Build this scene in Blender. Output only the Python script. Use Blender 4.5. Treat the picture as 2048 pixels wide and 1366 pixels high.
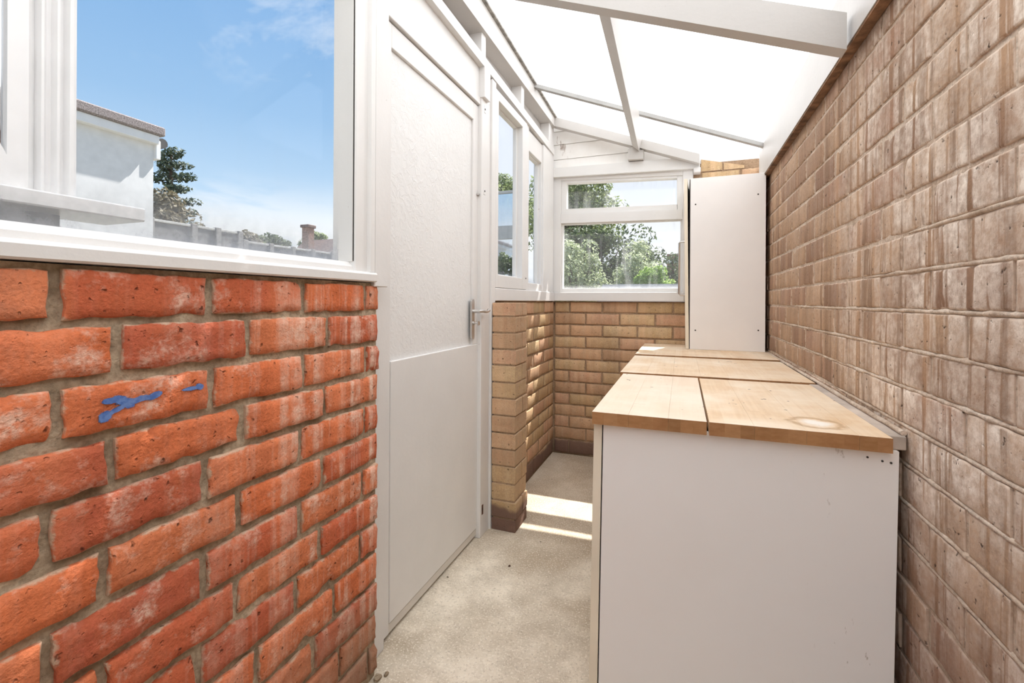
import bpy, math, random
from mathutils import Vector, noise as mnoise
random.seed(7)
scene = bpy.context.scene
for o in list(bpy.data.objects):
    bpy.data.objects.remove(o, do_unlink=True)
COL = scene.collection

# ------------------------------------------------------------------ camera
cam_d = bpy.data.cameras.new('camera')
cam = bpy.data.objects.new('camera', cam_d)
COL.objects.link(cam)
scene.camera = cam
FPX = 910.0
YAW = math.atan(340 / FPX)
cam_d.sensor_fit = 'HORIZONTAL'
cam_d.sensor_width = 36.0
cam_d.lens = FPX / 2048 * 36.0
cam_d.shift_y = -(683 - 602) / 2048
cam_d.clip_start = 0.02
cam_d.clip_end = 400
from mathutils import Matrix
cam.matrix_world = Matrix.Translation((0, 0, 1.06)) @ (Matrix.Rotation(YAW, 4, 'Z') @ Matrix.Rotation(math.pi / 2, 4, 'X') @ Matrix.Rotation(math.radians(0.3), 4, 'Z'))

# ------------------------------------------------------------------ colour management
scene.view_settings.view_transform = 'Standard'
scene.view_settings.look = 'None'
scene.view_settings.gamma = 1.0
scene.view_settings.use_curve_mapping = False
scene.view_settings.exposure = 0.68
try:
    scene.cycles.max_bounces = 12
    scene.cycles.diffuse_bounces = 7
    scene.cycles.glossy_bounces = 4
    scene.cycles.transparent_max_bounces = 24
    scene.cycles.caustics_reflective = False
    scene.cycles.caustics_refractive = False
except Exception:
    pass

# ------------------------------------------------------------------ sun and sky
SUN_DIR = Vector((0.30, 1.0, 1.65)).normalized()
sun_d = bpy.data.lights.new('sun', 'SUN')
sun_d.energy = 6.8
sun_d.angle = math.radians(0.6)
sun_d.color = (1.0, 0.965, 0.915)
sun = bpy.data.objects.new('sun', sun_d)
COL.objects.link(sun)
sun.location = SUN_DIR * 30
sun.rotation_euler = SUN_DIR.to_track_quat('Z', 'Y').to_euler()


class NT:
    """small helper that writes node trees"""
    def __init__(self, tree):
        self.t = tree
        self.n = tree.nodes
        self.n.clear()

    def node(self, kind, **kw):
        nd = self.n.new(kind)
        for k, v in kw.items():
            if k.startswith('in_'):
                key = k[3:]
                key = int(key) if key.isdigit() else key
                self.put(nd, key, v)
            else:
                setattr(nd, k, v)
        return nd

    def put(self, nd, key, v):
        s = nd.inputs[key]
        if isinstance(v, bpy.types.NodeSocket):
            self.t.links.new(v, s)
        else:
            s.default_value = v

    def math(self, op, a, b=0.0, c=None, clamp=False):
        nd = self.node('ShaderNodeMath', operation=op, use_clamp=clamp)
        self.put(nd, 0, a)
        self.put(nd, 1, b)
        if c is not None:
            self.put(nd, 2, c)
        return nd.outputs[0]

    def rng(self, v, a, b, c=0.0, d=1.0, smooth=False):
        nd = self.node('ShaderNodeMapRange', clamp=True)
        if smooth:
            nd.interpolation_type = 'SMOOTHSTEP'
        for i, x in enumerate((v, a, b, c, d)):
            self.put(nd, i, x)
        return nd.outputs[0]

    def mix(self, f, a, b, blend='MIX'):
        nd = self.node('ShaderNodeMix', data_type='RGBA', blend_type=blend)
        self.put(nd, 0, f)
        for key, v in ((6, a), (7, b)):
            if not isinstance(v, bpy.types.NodeSocket) and len(v) == 3:
                v = (*v, 1)
            self.put(nd, key, v)
        return nd.outputs[2]

    def ramp(self, f, stops, mode='LINEAR'):
        nd = self.node('ShaderNodeValToRGB')
        cr = nd.color_ramp
        cr.interpolation = mode
        while len(cr.elements) < len(stops):
            cr.elements.new(0.5)
        for e, (p, c) in zip(cr.elements, stops):
            e.position = p
            e.color = (*c, 1) if len(c) == 3 else c
        self.put(nd, 0, f)
        return nd.outputs[0]

    def noise(self, vec, scale, detail=3.0, rough=0.55, dist=0.0):
        nd = self.node('ShaderNodeTexNoise')
        if vec is not None:
            self.put(nd, 'Vector', vec)
        nd.inputs['Scale'].default_value = scale
        nd.inputs['Detail'].default_value = detail
        nd.inputs['Roughness'].default_value = rough
        nd.inputs['Distortion'].default_value = dist
        return nd.outputs['Fac']

    def scalev(self, vec, sx, sy, sz):
        nd = self.node('ShaderNodeMapping')
        self.put(nd, 'Vector', vec)
        nd.inputs['Scale'].default_value = (sx, sy, sz)
        return nd.outputs[0]

    def xyz(self, vec):
        nd = self.node('ShaderNodeSeparateXYZ')
        self.put(nd, 0, vec)
        return nd.outputs


world = bpy.data.worlds.new('world')
scene.world = world
world.use_nodes = True
w = NT(world.node_tree)
tc = w.node('ShaderNodeTexCoord').outputs['Generated']
dx, dy, dz = w.xyz(tc)
grad = w.ramp(dz, [(0.0, (0.74, 0.84, 0.93)), (0.10, (0.66, 0.81, 0.95)), (0.20, (0.50, 0.69, 0.89)), (0.34, (0.32, 0.53, 0.80)), (0.55, (0.20, 0.41, 0.73)), (1.0, (0.10, 0.30, 0.66))])
# whiter towards the sun's side of the sky
az = w.math('ADD', w.math('MULTIPLY', dx, 0.287), w.math('MULTIPLY', dy, 0.958))
az = w.math('DIVIDE', az, w.math('SQRT', w.math('MAXIMUM', w.math('SUBTRACT', 1.0, w.math('MULTIPLY', dz, dz)), 0.05)))
side = w.rng(az, 0.56, 0.80, 0.0, 0.92, True)
grad = w.mix(side, grad, (0.84, 0.89, 0.97))
# high wisps and low cloud banks
div = w.math('MAXIMUM', dz, 0.04)
cv = w.node('ShaderNodeCombineXYZ')
w.put(cv, 0, w.math('DIVIDE', dx, div)); w.put(cv, 1, w.math('DIVIDE', dy, div)); cv.inputs[2].default_value = 1.7
wis = w.noise(w.scalev(cv.outputs[0], 1.0, 1.6, 1.0), 1.15, 6.0, 0.62, 0.4)
wisp = w.math('MULTIPLY', w.rng(wis, 0.49, 0.70, 0.0, 0.7), w.rng(dz, 0.36, 0.43, 0.0, 1.0))
grad = w.mix(wisp, grad, (0.86, 0.90, 0.95))
ban = w.noise(w.scalev(tc, 2.2, 2.2, 9.0), 2.1, 5.0, 0.55, 0.2)
bank = w.math('MULTIPLY', w.rng(ban, 0.38, 0.56, 0.0, 1.0, True), w.rng(dz, 0.25, 0.11, 0.0, 1.0, True))
grad = w.mix(bank, grad, (0.93, 0.96, 0.98))
bg = w.node('ShaderNodeBackground')
w.put(bg, 0, grad)
bg.inputs[1].default_value = 0.68
w.t.links.new(bg.outputs[0], w.node('ShaderNodeOutputWorld').inputs[0])


# ================================================================== materials
def material(name):
    m = bpy.data.materials.new(name)
    m.use_nodes = True
    nt = NT(m.node_tree)
    out = nt.node('ShaderNodeOutputMaterial')
    return m, nt, out


def principled(nt, out, color, rough=0.6, metal=0.0, bump=None, bstr=0.3, bdist=0.004, spec=0.4):
    p = nt.node('ShaderNodeBsdfPrincipled')
    if not isinstance(color, bpy.types.NodeSocket) and len(color) == 3:
        color = (*color, 1)
    nt.put(p, 'Base Color', color)
    nt.put(p, 'Roughness', rough)
    p.inputs['Metallic'].default_value = metal
    p.inputs['Specular IOR Level'].default_value = spec
    if bump is not None:
        b = nt.node('ShaderNodeBump')
        b.inputs['Strength'].default_value = bstr
        b.inputs['Distance'].default_value = bdist
        nt.put(b, 'Height', bump)
        nt.put(p, 'Normal', b.outputs[0])
    nt.t.links.new(p.outputs[0], out.inputs[0])
    return p


def plain(name, color, rough=0.5, metal=0.0, var=0.04, scale=18.0, bstr=0.12, spec=0.4):
    m, nt, out = material(name)
    pos = nt.node('ShaderNodeTexCoord').outputs['Object']
    n = nt.noise(pos, scale, 4.0)
    n2 = nt.noise(pos, scale * 9, 2.0)
    c = nt.mix(nt.rng(n, 0.35, 0.68), tuple(max(0, v * (1 - var * 2)) for v in color), tuple(min(1, v * (1 + var)) for v in color))
    principled(nt, out, c, rough, metal, n2, bstr, 0.002, spec)
    return m


def painted(name, color, dirt=0.25, rough=0.45):
    """old white gloss paint over timber: faint brush grain and worn dark specks"""
    m, nt, out = material(name)
    g = nt.node('ShaderNodeNewGeometry').outputs['Position']
    big = nt.noise(g, 5.0, 4.0)
    grain = nt.noise(nt.scalev(g, 30, 30, 30), 2.0, 3.0)
    spk = nt.noise(g, 70.0, 2.0, 0.5)
    gate = nt.noise(g, 6.0, 2.0)
    s = nt.math('MULTIPLY', nt.rng(spk, 0.72, 0.78), nt.rng(gate, 0.5, 0.65, 0, dirt))
    c = nt.mix(nt.rng(big, 0.35, 0.7), tuple(v * 0.95 for v in color), color)
    c = nt.mix(s, c, (0.25, 0.19, 0.14))
    principled(nt, out, c, rough, 0, grain, 0.15, 0.003)
    return m


def brick_material(name, cols, pale, streak_axis, streak_amt, mortar, dark_z=None, dark_col=(0.1, 0.06, 0.05), eff_lo=None, eff_hi=None, bstr=0.5, spots=0.6, streak_rng=(0.44, 0.62), blotch=0.0, dark_streak=0.0):
    """fired clay: colour per brick, mottling, pits, and lime streaks that run down the wall"""
    m, nt, out = material(name)
    geo = nt.node('ShaderNodeNewGeometry').outputs['Position']
    gen = nt.node('ShaderNodeTexCoord').outputs['Generated']
    rnd = nt.node('ShaderNodeObjectInfo').outputs['Random']
    px, py, pz = nt.xyz(geo)
    base = nt.ramp(rnd, [(i / len(cols), c) for i, c in enumerate(cols)], 'CONSTANT')
    mot = nt.noise(geo, 22.0, 5.0, 0.6)
    base = nt.mix(nt.rng(mot, 0.3, 0.72, 0, 0.55), base, tuple(v * 0.62 for v in cols[0]))
    fine = nt.noise(geo, 160.0, 3.0, 0.6)
    base = nt.mix(nt.rng(fine, 0.36, 0.6, 0.34, 0.0), base, tuple(v * 0.42 for v in cols[-1]))
    # bands across a brick left from the kiln stacking
    band = nt.noise(nt.scalev(geo, 14, 14, 1.2), 1.0, 1.0)
    base = nt.mix(nt.rng(band, 0.5, 0.66, 0, 0.35), base, tuple(min(1, v * 1.25) for v in cols[1]))
    # pale lime streaks
    sv = nt.scalev(geo, 34 if streak_axis == 'x' else 34, 34, 1.4)
    st = nt.noise(sv, 1.0, 4.0, 0.62)
    patch = nt.noise(geo, 5.5, 4.0, 0.6)
    gate = nt.rng(patch, 0.38, 0.62, 0.25, 1.0)
    amt = nt.math('MULTIPLY', nt.rng(st, *streak_rng), gate)
    if eff_lo is not None:
        reg = nt.rng(py, eff_lo, eff_hi, 0.12, 1.0, True)
        amt = nt.math('MULTIPLY', amt, reg)
    amt = nt.math('MULTIPLY', amt, streak_amt)
    crust = nt.math('MULTIPLY', nt.rng(nt.noise(geo, 60.0, 4.0, 0.7), 0.35, 0.62, 0.35, 1.0), amt)
    base = nt.mix(crust, base, pale)
    if dark_streak > 0:
        ds = nt.noise(nt.scalev(geo, 19, 19, 0.9), 1.0, 3.0, 0.6)
        base = nt.mix(nt.math('MULTIPLY', nt.rng(ds, 0.55, 0.62), nt.rng(nt.noise(geo, 4.0, 3.0), 0.38, 0.55, 0.2, dark_streak)), base, tuple(v * 0.62 for v in cols[0]))
    if blotch > 0:
        bl = nt.noise(geo, 13.0, 5.0, 0.7)
        bl2 = nt.noise(geo, 90.0, 3.0, 0.7)
        base = nt.mix(nt.math('MULTIPLY', nt.rng(bl, 0.54, 0.68, 0.0, blotch), nt.rng(bl2, 0.38, 0.55, 0.25, 1.0)), base, pale)
    # mortar rubbed over the arrises
    gx, gy, gz = nt.xyz(gen)
    ex = nt.math('MULTIPLY', nt.math('MINIMUM', gx, nt.math('SUBTRACT', 1.0, gx)), 0.21)
    ez = nt.math('MULTIPLY', nt.math('MINIMUM', gz, nt.math('SUBTRACT', 1.0, gz)), 0.07)
    ed = nt.math('ADD', nt.math('MINIMUM', ex, ez), nt.math('MULTIPLY', nt.math('SUBTRACT', nt.noise(geo, 45.0, 4.0, 0.65), 0.5), 0.016))
    base = nt.mix(nt.rng(ed, 0.0005, 0.0035, 0.8, 0.0), base, mortar)
    # small dark pits
    pit = nt.noise(geo, 75.0, 2.0, 0.5)
    base = nt.mix(nt.rng(pit, 0.70, 0.76, 0, spots), base, tuple(v * 0.16 for v in cols[0]))
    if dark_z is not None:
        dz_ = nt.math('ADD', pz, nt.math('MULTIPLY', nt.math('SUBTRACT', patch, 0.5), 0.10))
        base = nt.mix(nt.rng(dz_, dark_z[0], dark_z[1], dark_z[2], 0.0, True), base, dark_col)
    hb = nt.math('ADD', nt.math('MULTIPLY', fine, 0.5), nt.math('ADD', nt.math('MULTIPLY', mot, 1.1), nt.math('MULTIPLY', nt.rng(pit, 0.66, 0.78), -1.2)))
    principled(nt, out, base, 0.92, 0, hb, bstr, 0.005, 0.2)
    return m


def mortar_material(name, col, pale, eff=None, dark=None):
    m, nt, out = material(name)
    geo = nt.node('ShaderNodeNewGeometry').outputs['Position']
    n1 = nt.noise(geo, 12.0, 5.0, 0.6)
    n2 = nt.noise(geo, 120.0, 3.0, 0.6)
    c = nt.mix(nt.rng(n1, 0.35, 0.65), col, pale)
    c = nt.mix(nt.rng(n2, 0.35, 0.6, 0.35, 0.0), c, tuple(v * 0.35 for v in col))
    if dark is not None:
        pz = nt.xyz(geo)[2]
        c = nt.mix(nt.rng(pz, dark[0], dark[1], 0.7, 0.0, True), c, tuple(v * 0.3 for v in col))
    principled(nt, out, c, 0.95, 0, nt.math('ADD', n1, nt.math('MULTIPLY', n2, 0.6)), 0.8, 0.006, 0.15)
    return m


M = {}
M['white'] = painted('white_gloss_paint', (0.73, 0.715, 0.70), 0.5)
M['roof_white_dimmed'] = painted('old_white_timber_dimmed', (0.53, 0.505, 0.48), 0.3)  # white paint darkened in colour to offset the strong light under the roof
M['white_clean'] = painted('white_clean_paint', (0.745, 0.735, 0.72), 0.08)
M['bead_grey'] = painted('aged_bead_paint', (0.76, 0.74, 0.70), 0.4)
M['grey_white'] = painted('worn_grey_paint', (0.66, 0.63, 0.58), 0.5)
M['cream'] = painted('cream_edge_paint', (0.80, 0.71, 0.56), 0.1)
M['upvc'] = plain('white_upvc', (0.86, 0.86, 0.86), 0.3, 0, 0.02, 10, 0.02)
M['melamine'] = plain('white_melamine', (0.84, 0.81, 0.785), 0.42, 0, 0.015, 4, 0.02)
def scuffed_panel():
    m, nt, out = material('scuffed_white_panel')
    g = nt.node('ShaderNodeNewGeometry').outputs['Position']
    px, py, pz = nt.xyz(g)
    a = nt.noise(nt.scalev(g, 60, 60, 26), 1.0, 3.0, 0.6)
    gate = nt.math('MULTIPLY', nt.rng(px, 0.20, 0.40), nt.rng(nt.noise(g, 7.0, 2.0), 0.48, 0.6))
    c = nt.mix(nt.math('MULTIPLY', nt.rng(a, 0.66, 0.70), nt.math('MULTIPLY', gate, 0.75)), (0.84, 0.82, 0.80), (0.30, 0.24, 0.18))
    c = nt.mix(nt.rng(nt.noise(g, 3.0, 3.0), 0.45, 0.7, 0.0, 0.25), c, (0.80, 0.75, 0.70))
    principled(nt, out, c, 0.42)
    return m


M['scuffed'] = scuffed_panel()
M['beige_edge'] = plain('beige_door_laminate', (0.80, 0.72, 0.58), 0.45, 0, 0.03, 6, 0.03)
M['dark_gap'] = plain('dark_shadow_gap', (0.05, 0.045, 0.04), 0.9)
M['steel'] = plain('satin_steel', (0.62, 0.60, 0.58), 0.32, 0.9, 0.03, 30, 0.03)
M['rust'] = plain('rusty_iron', (0.10, 0.045, 0.03), 0.85, 0.2, 0.3, 60, 0.4)
M['brown_timber'] = plain('old_brown_timber', (0.24, 0.13, 0.07), 0.85, 0, 0.3, 25, 0.5)
M['dirty_batten'] = plain('dirty_batten_paint', (0.55, 0.46, 0.39), 0.9, 0, 0.16, 7, 0.15)
M['grey_foam'] = plain('grey_foam', (0.33, 0.31, 0.28), 0.95, 0, 0.2, 40, 0.6)
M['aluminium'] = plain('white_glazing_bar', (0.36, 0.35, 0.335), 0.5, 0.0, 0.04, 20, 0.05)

M['red_brick'] = brick_material('red_brick', [(0.68, 0.180, 0.070), (0.65, 0.205, 0.090), (0.55, 0.130, 0.062), (0.70, 0.22, 0.100), (0.48, 0.115, 0.062), (0.67, 0.185, 0.075)],
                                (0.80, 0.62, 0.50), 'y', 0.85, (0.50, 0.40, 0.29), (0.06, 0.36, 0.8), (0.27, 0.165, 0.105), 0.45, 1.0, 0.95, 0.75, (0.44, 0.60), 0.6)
M['red_mortar'] = mortar_material('red_wall_mortar', (0.25, 0.185, 0.12), (0.58, 0.48, 0.35))
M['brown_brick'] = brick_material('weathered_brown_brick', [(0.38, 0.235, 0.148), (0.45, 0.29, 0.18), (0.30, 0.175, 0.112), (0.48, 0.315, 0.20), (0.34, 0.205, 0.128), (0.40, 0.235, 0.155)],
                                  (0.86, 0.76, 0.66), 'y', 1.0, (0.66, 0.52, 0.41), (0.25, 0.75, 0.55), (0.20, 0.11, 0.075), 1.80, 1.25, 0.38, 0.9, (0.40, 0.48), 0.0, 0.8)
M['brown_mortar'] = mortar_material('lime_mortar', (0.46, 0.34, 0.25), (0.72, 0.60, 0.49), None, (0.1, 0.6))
M['yellow_brick'] = brick_material('yellow_stock_brick', [(0.56, 0.385, 0.215), (0.60, 0.375, 0.225), (0.52, 0.36, 0.19), (0.65, 0.47, 0.27), (0.47, 0.285, 0.17), (0.60, 0.35, 0.225)],
                                   (0.72, 0.58, 0.42), 'x', 0.30, (0.44, 0.31, 0.20), (0.085, 0.115, 0.9), (0.145, 0.085, 0.07), None, None, 0.5, 0.75)
M['yellow_mortar'] = mortar_material('yellow_wall_mortar', (0.30, 0.20, 0.125), (0.42, 0.29, 0.19), None, (-0.02, 0.14))


def floor_material():
    m, nt, out = material('concrete_floor')
    g = nt.node('ShaderNodeNewGeometry').outputs['Position']
    px, py, pz = nt.xyz(g)
    a = nt.noise(g, 2.3, 6.0, 0.6, 0.3)
    b = nt.noise(g, 8.0, 5.0, 0.65)
    f = nt.noise(g, 150.0, 3.0, 0.7)
    d = nt.noise(g, 60.0, 3.0, 0.65)
    c = nt.mix(nt.rng(a, 0.40, 0.60), (0.45, 0.37, 0.275), (0.76, 0.68, 0.56))
    c = nt.mix(nt.rng(b, 0.42, 0.68, 0.0, 0.55), c, (0.40, 0.34, 0.26))
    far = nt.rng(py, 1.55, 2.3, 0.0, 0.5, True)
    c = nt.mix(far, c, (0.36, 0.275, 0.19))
    c = nt.mix(nt.rng(f, 0.54, 0.64, 0.0, 0.7), c, (0.84, 0.78, 0.68))
    c = nt.mix(nt.rng(nt.noise(g, 110.0, 3.0, 0.7), 0.55, 0.66, 0.0, 0.5), c, (0.33, 0.27, 0.2))
    c = nt.mix(nt.rng(d, 0.64, 0.72, 0.0, 0.5), c, (0.22, 0.18, 0.14))
    sp = nt.noise(g, 34.0, 1.0, 0.4)
    c = nt.mix(nt.rng(sp, 0.80, 0.815), c, (0.10, 0.075, 0.05))
    principled(nt, out, c, 0.9, 0, nt.math('ADD', nt.math('MULTIPLY', f, 0.5), d), 0.35, 0.003, 0.2)
    return m


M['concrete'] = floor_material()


def stave_material():
    m, nt, out = material('oiled_beech_stave')
    geo_n = nt.node('ShaderNodeNewGeometry')
    g = geo_n.outputs['Position']
    ny = nt.xyz(geo_n.outputs['Normal'])[1]
    px, py, pz = nt.xyz(g)
    rnd = nt.node('ShaderNodeObjectInfo').outputs['Random']
    base = nt.ramp(rnd, [(0.0, (0.76, 0.56, 0.36)), (0.4, (0.79, 0.60, 0.41)), (0.7, (0.74, 0.53, 0.33)), (1.0, (0.80, 0.62, 0.43))])
    off = nt.node('ShaderNodeCombineXYZ')
    nt.put(off, 0, nt.math('MULTIPLY', rnd, 9.0)); nt.put(off, 1, nt.math('MULTIPLY', rnd, 5.0))
    va = nt.node('ShaderNodeVectorMath', operation='ADD')
    nt.put(va, 0, g); nt.put(va, 1, off.outputs[0])
    gr = nt.noise(nt.scalev(va.outputs[0], 95, 4, 60), 1.0, 4.0, 0.6)
    base = nt.mix(nt.rng(gr, 0.38, 0.68, 0.0, 0.28), base, (0.52, 0.32, 0.16))
    wear = nt.noise(g, 4.5, 4.0, 0.6)
    base = nt.mix(nt.rng(wear, 0.40, 0.62, 0.0, 0.7), base, (0.88, 0.77, 0.62))
    base = nt.mix(nt.math('MULTIPLY', nt.rng(px, 0.0575, 0.0570), nt.rng(py, 1.83, 1.82, 0.0, 0.45)), base, (0.86, 0.75, 0.64))
    old = nt.noise(g, 7.0, 4.0, 0.6, 0.6)
    grey = nt.math('MULTIPLY', nt.rng(old, 0.5, 0.7, 0, 0.4), nt.rng(py, 2.2, 2.7))
    base = nt.mix(grey, base, (0.42, 0.33, 0.23))
    # limescale ring left by a wet pot
    rx = nt.math('DIVIDE', nt.math('SUBTRACT', px, 0.293), 0.055)
    ry = nt.math('DIVIDE', nt.math('SUBTRACT', py, 1.240), 0.050)
    r = nt.math('SQRT', nt.math('ADD', nt.math('MULTIPLY', rx, rx), nt.math('MULTIPLY', ry, ry)))
    r = nt.math('ADD', r, nt.math('MULTIPLY', nt.math('SUBTRACT', nt.noise(g, 28.0, 4.0, 0.6), 0.5), 0.9))
    ring = nt.math('MULTIPLY', nt.rng(r, 0.72, 0.9), nt.rng(r, 1.15, 0.95))
    base = nt.mix(nt.math('MULTIPLY', ring, 0.75), base, (0.46, 0.29, 0.15))
    base = nt.mix(nt.rng(r, 0.72, 0.35, 0.0, 0.9), base, (0.90, 0.86, 0.79))
    # white scuffs
    sc = nt.noise(nt.scalev(g, 60, 14, 10), 1.0, 3.0, 0.6)
    base = nt.mix(nt.rng(sc, 0.68, 0.76, 0, 0.6), base, (0.88, 0.82, 0.72))
    dk = nt.noise(g, 48.0, 1.0, 0.4)
    base = nt.mix(nt.rng(dk, 0.78, 0.80), base, (0.12, 0.07, 0.04))
    # end grain soaks up oil and is darker
    eg = nt.noise(nt.scalev(va.outputs[0], 40, 4, 90), 1.0, 3.0, 0.6)
    end = nt.mix(nt.rng(eg, 0.35, 0.65), (0.30, 0.145, 0.055), (0.46, 0.25, 0.11))
    end = nt.mix(0.6, end, nt.ramp(rnd, [(0.0, (0.24, 0.11, 0.04)), (0.35, (0.42, 0.21, 0.085)), (0.7, (0.34, 0.155, 0.06)), (1.0, (0.50, 0.28, 0.13))]))
    base = nt.mix(nt.rng(nt.math('ABSOLUTE', ny), 0.6, 0.8), base, end)
    principled(nt, out, base, 0.5, 0, gr, 0.1, 0.002, 0.35)
    return m


M['stave'] = stave_material()


def glass_material(name, dirt_lo, dirt_hi, base_dirt, smear, tint=(1, 1, 1)):
    m, nt, out = material(name)
    g = nt.node('ShaderNodeNewGeometry').outputs['Position']
    px, py, pz = nt.xyz(g)
    tr = nt.node('ShaderNodeBsdfTransparent')
    tr.inputs[0].default_value = (*tint, 1)
    gl = nt.node('ShaderNodeBsdfGlossy')
    gl.inputs['Roughness'].default_value = 0.02
    fr = nt.node('ShaderNodeFresnel')
    fr.inputs[0].default_value = 1.45
    mx = nt.node('ShaderNodeMixShader')
    nt.put(mx, 0, nt.math('MULTIPLY', fr.outputs[0], 0.012))
    nt.put(mx, 1, tr.outputs[0]); nt.put(mx, 2, gl.outputs[0])
    df = nt.node('ShaderNodeBsdfTranslucent')
    df.inputs[0].default_value = (0.82, 0.82, 0.84, 1)
    d2 = nt.node('ShaderNodeBsdfDiffuse')
    d2.inputs[0].default_value = (0.62, 0.61, 0.60, 1)
    dm = nt.node('ShaderNodeMixShader')
    dm.inputs[0].default_value = 0.3
    nt.put(dm, 1, df.outputs[0]); nt.put(dm, 2, d2.outputs[0])
    n = nt.noise(g, 14.0, 5.0, 0.65)
    lo = nt.math('MULTIPLY', nt.rng(pz, dirt_hi, dirt_lo, 0.0, 1.0, True), nt.rng(n, 0.25, 0.7, 0.15, 0.55))
    sm = nt.math('MULTIPLY', nt.rng(nt.noise(nt.scalev(g, 26, 26, 2.2), 1.0, 3.0, 0.6), 0.48, 0.68, 0.0, smear), nt.rng(nt.noise(g, 3.0, 2.0), 0.4, 0.6))
    fac = nt.math('ADD', nt.math('ADD', lo, sm), base_dirt, clamp=True)
    m2 = nt.node('ShaderNodeMixShader')
    nt.put(m2, 0, fac)
    nt.put(m2, 1, mx.outputs[0]); nt.put(m2, 2, dm.outputs[0])
    nt.t.links.new(m2.outputs[0], out.inputs[0])
    return m


M['glass_left'] = glass_material('dusty_left_glass', 1.14, 1.27, 0.004, 0.01)
M['glass_back'] = glass_material('smeared_back_glass', 1.12, 1.18, 0.03, 0.13)
M['glass_side'] = glass_material('side_glass', 1.16, 1.22, 0.03, 0.05)


def sheet_material():
    m, nt, out = material('opal_roof_sheet')
    g = nt.node('ShaderNodeNewGeometry').outputs['Position']
    n = nt.noise(g, 3.0, 4.0)
    tl = nt.node('ShaderNodeBsdfTranslucent')
    nt.put(tl, 0, nt.mix(nt.rng(n, 0.3, 0.7), (0.93, 0.93, 0.92), (0.97, 0.97, 0.965)))
    d = nt.node('ShaderNodeBsdfDiffuse')
    d.inputs[0].default_value = (0.9, 0.9, 0.9, 1)
    mx = nt.node('ShaderNodeMixShader')
    mx.inputs[0].default_value = 0.12
    nt.put(mx, 1, tl.outputs[0]); nt.put(mx, 2, d.outputs[0])
    nt.t.links.new(mx.outputs[0], out.inputs[0])
    return m


M['sheet'] = sheet_material()


def door_panel_material():
    m, nt, out = material('embossed_white_board')
    g = nt.node('ShaderNodeNewGeometry').outputs['Position']
    a = nt.noise(g, 34.0, 5.0, 0.6, 1.6)
    b = nt.noise(g, 11.0, 3.0, 0.6)
    h = nt.math('MULTIPLY', nt.rng(a, 0.44, 0.56, 0, 1), nt.rng(b, 0.4, 0.6, 0.25, 1.0))
    principled(nt, out, (0.74, 0.735, 0.725, 1), 0.5, 0, h, 0.32, 0.004)
    return m


M['embossed'] = door_panel_material()


def gable_material():
    m, nt, out = material('stained_white_boards')
    g = nt.node('ShaderNodeNewGeometry').outputs['Position']
    px, py, pz = nt.xyz(g)
    st = nt.noise(nt.scalev(g, 30, 30, 9), 1.0, 4.0, 0.65)
    reg = nt.math('MULTIPLY', nt.rng(px, -0.70, -0.80), nt.rng(pz, 2.02, 2.12))
    c = nt.mix(nt.math('MULTIPLY', nt.rng(st, 0.57, 0.66), nt.math('MULTIPLY', reg, 0.85)), (0.85, 0.83, 0.80), (0.22, 0.13, 0.08))
    c = nt.mix(nt.rng(nt.noise(g, 9.0, 4.0), 0.45, 0.7, 0, 0.25), c, (0.70, 0.64, 0.58))
    principled(nt, out, c, 0.6, 0, st, 0.1, 0.003)
    return m


M['gable'] = gable_material()


def leaf_material(name, cols, trans=0.35):
    m, nt, out = material(name)
    g = nt.node('ShaderNodeNewGeometry')
    n = nt.noise(g.outputs['Position'], 2.4, 3.0)
    r = nt.node('ShaderNodeNewGeometry').outputs['Random Per Island']
    f = nt.math('ADD', nt.math('MULTIPLY', n, 0.6), nt.math('MULTIPLY', r, 0.45))
    c = nt.ramp(f, [(0.2 + 0.6 * i / max(1, len(cols) - 1), k) for i, k in enumerate(cols)])
    d = nt.node('ShaderNodeBsdfPrincipled')
    nt.put(d, 'Base Color', c)
    d.inputs['Roughness'].default_value = 0.55
    t = nt.node('ShaderNodeBsdfTranslucent')
    nt.put(t, 0, c)
    mx = nt.node('ShaderNodeMixShader')
    mx.inputs[0].default_value = trans
    nt.put(mx, 1, d.outputs[0]); nt.put(mx, 2, t.outputs[0])
    nt.t.links.new(mx.outputs[0], out.inputs[0])
    return m


M['leaf_tree'] = leaf_material('oak_leaves', [(0.09, 0.13, 0.05), (0.22, 0.28, 0.11), (0.42, 0.48, 0.24)], 0.5)
M['leaf_dark'] = leaf_material('dark_leaves', [(0.04, 0.065, 0.03), (0.09, 0.13, 0.05), (0.19, 0.24, 0.11)])
M['leaf_pale'] = leaf_material('pale_shrub_leaves', [(0.16, 0.21, 0.09), (0.38, 0.44, 0.24), (0.70, 0.74, 0.55)], 0.5)
M['leaf_lime'] = leaf_material('ivy_leaves', [(0.14, 0.26, 0.04), (0.34, 0.50, 0.10), (0.55, 0.70, 0.22)], 0.5)
M['leaf_brown'] = leaf_material('brown_hedge_leaves', [(0.10, 0.085, 0.05), (0.20, 0.17, 0.10), (0.30, 0.27, 0.18)])
M['leaf_conifer'] = leaf_material('conifer_needles', [(0.03, 0.05, 0.035), (0.07, 0.10, 0.06), (0.12, 0.15, 0.09)], 0.15)
M['bark'] = plain('bark', (0.12, 0.085, 0.06), 0.95, 0, 0.3, 20, 0.6)
M['render_wall'] = plain('white_render', (0.80, 0.80, 0.80), 0.85, 0, 0.03, 12, 0.3)
M['felt'] = plain('grey_mineral_felt', (0.36, 0.31, 0.30), 0.95, 0, 0.25, 90, 0.6)
M['gutter'] = plain('grey_gutter_plastic', (0.10, 0.095, 0.095), 0.5)
M['fence_grey'] = plain('weathered_grey_board', (0.24, 0.235, 0.235), 0.9, 0, 0.2, 14, 0.5)
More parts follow.
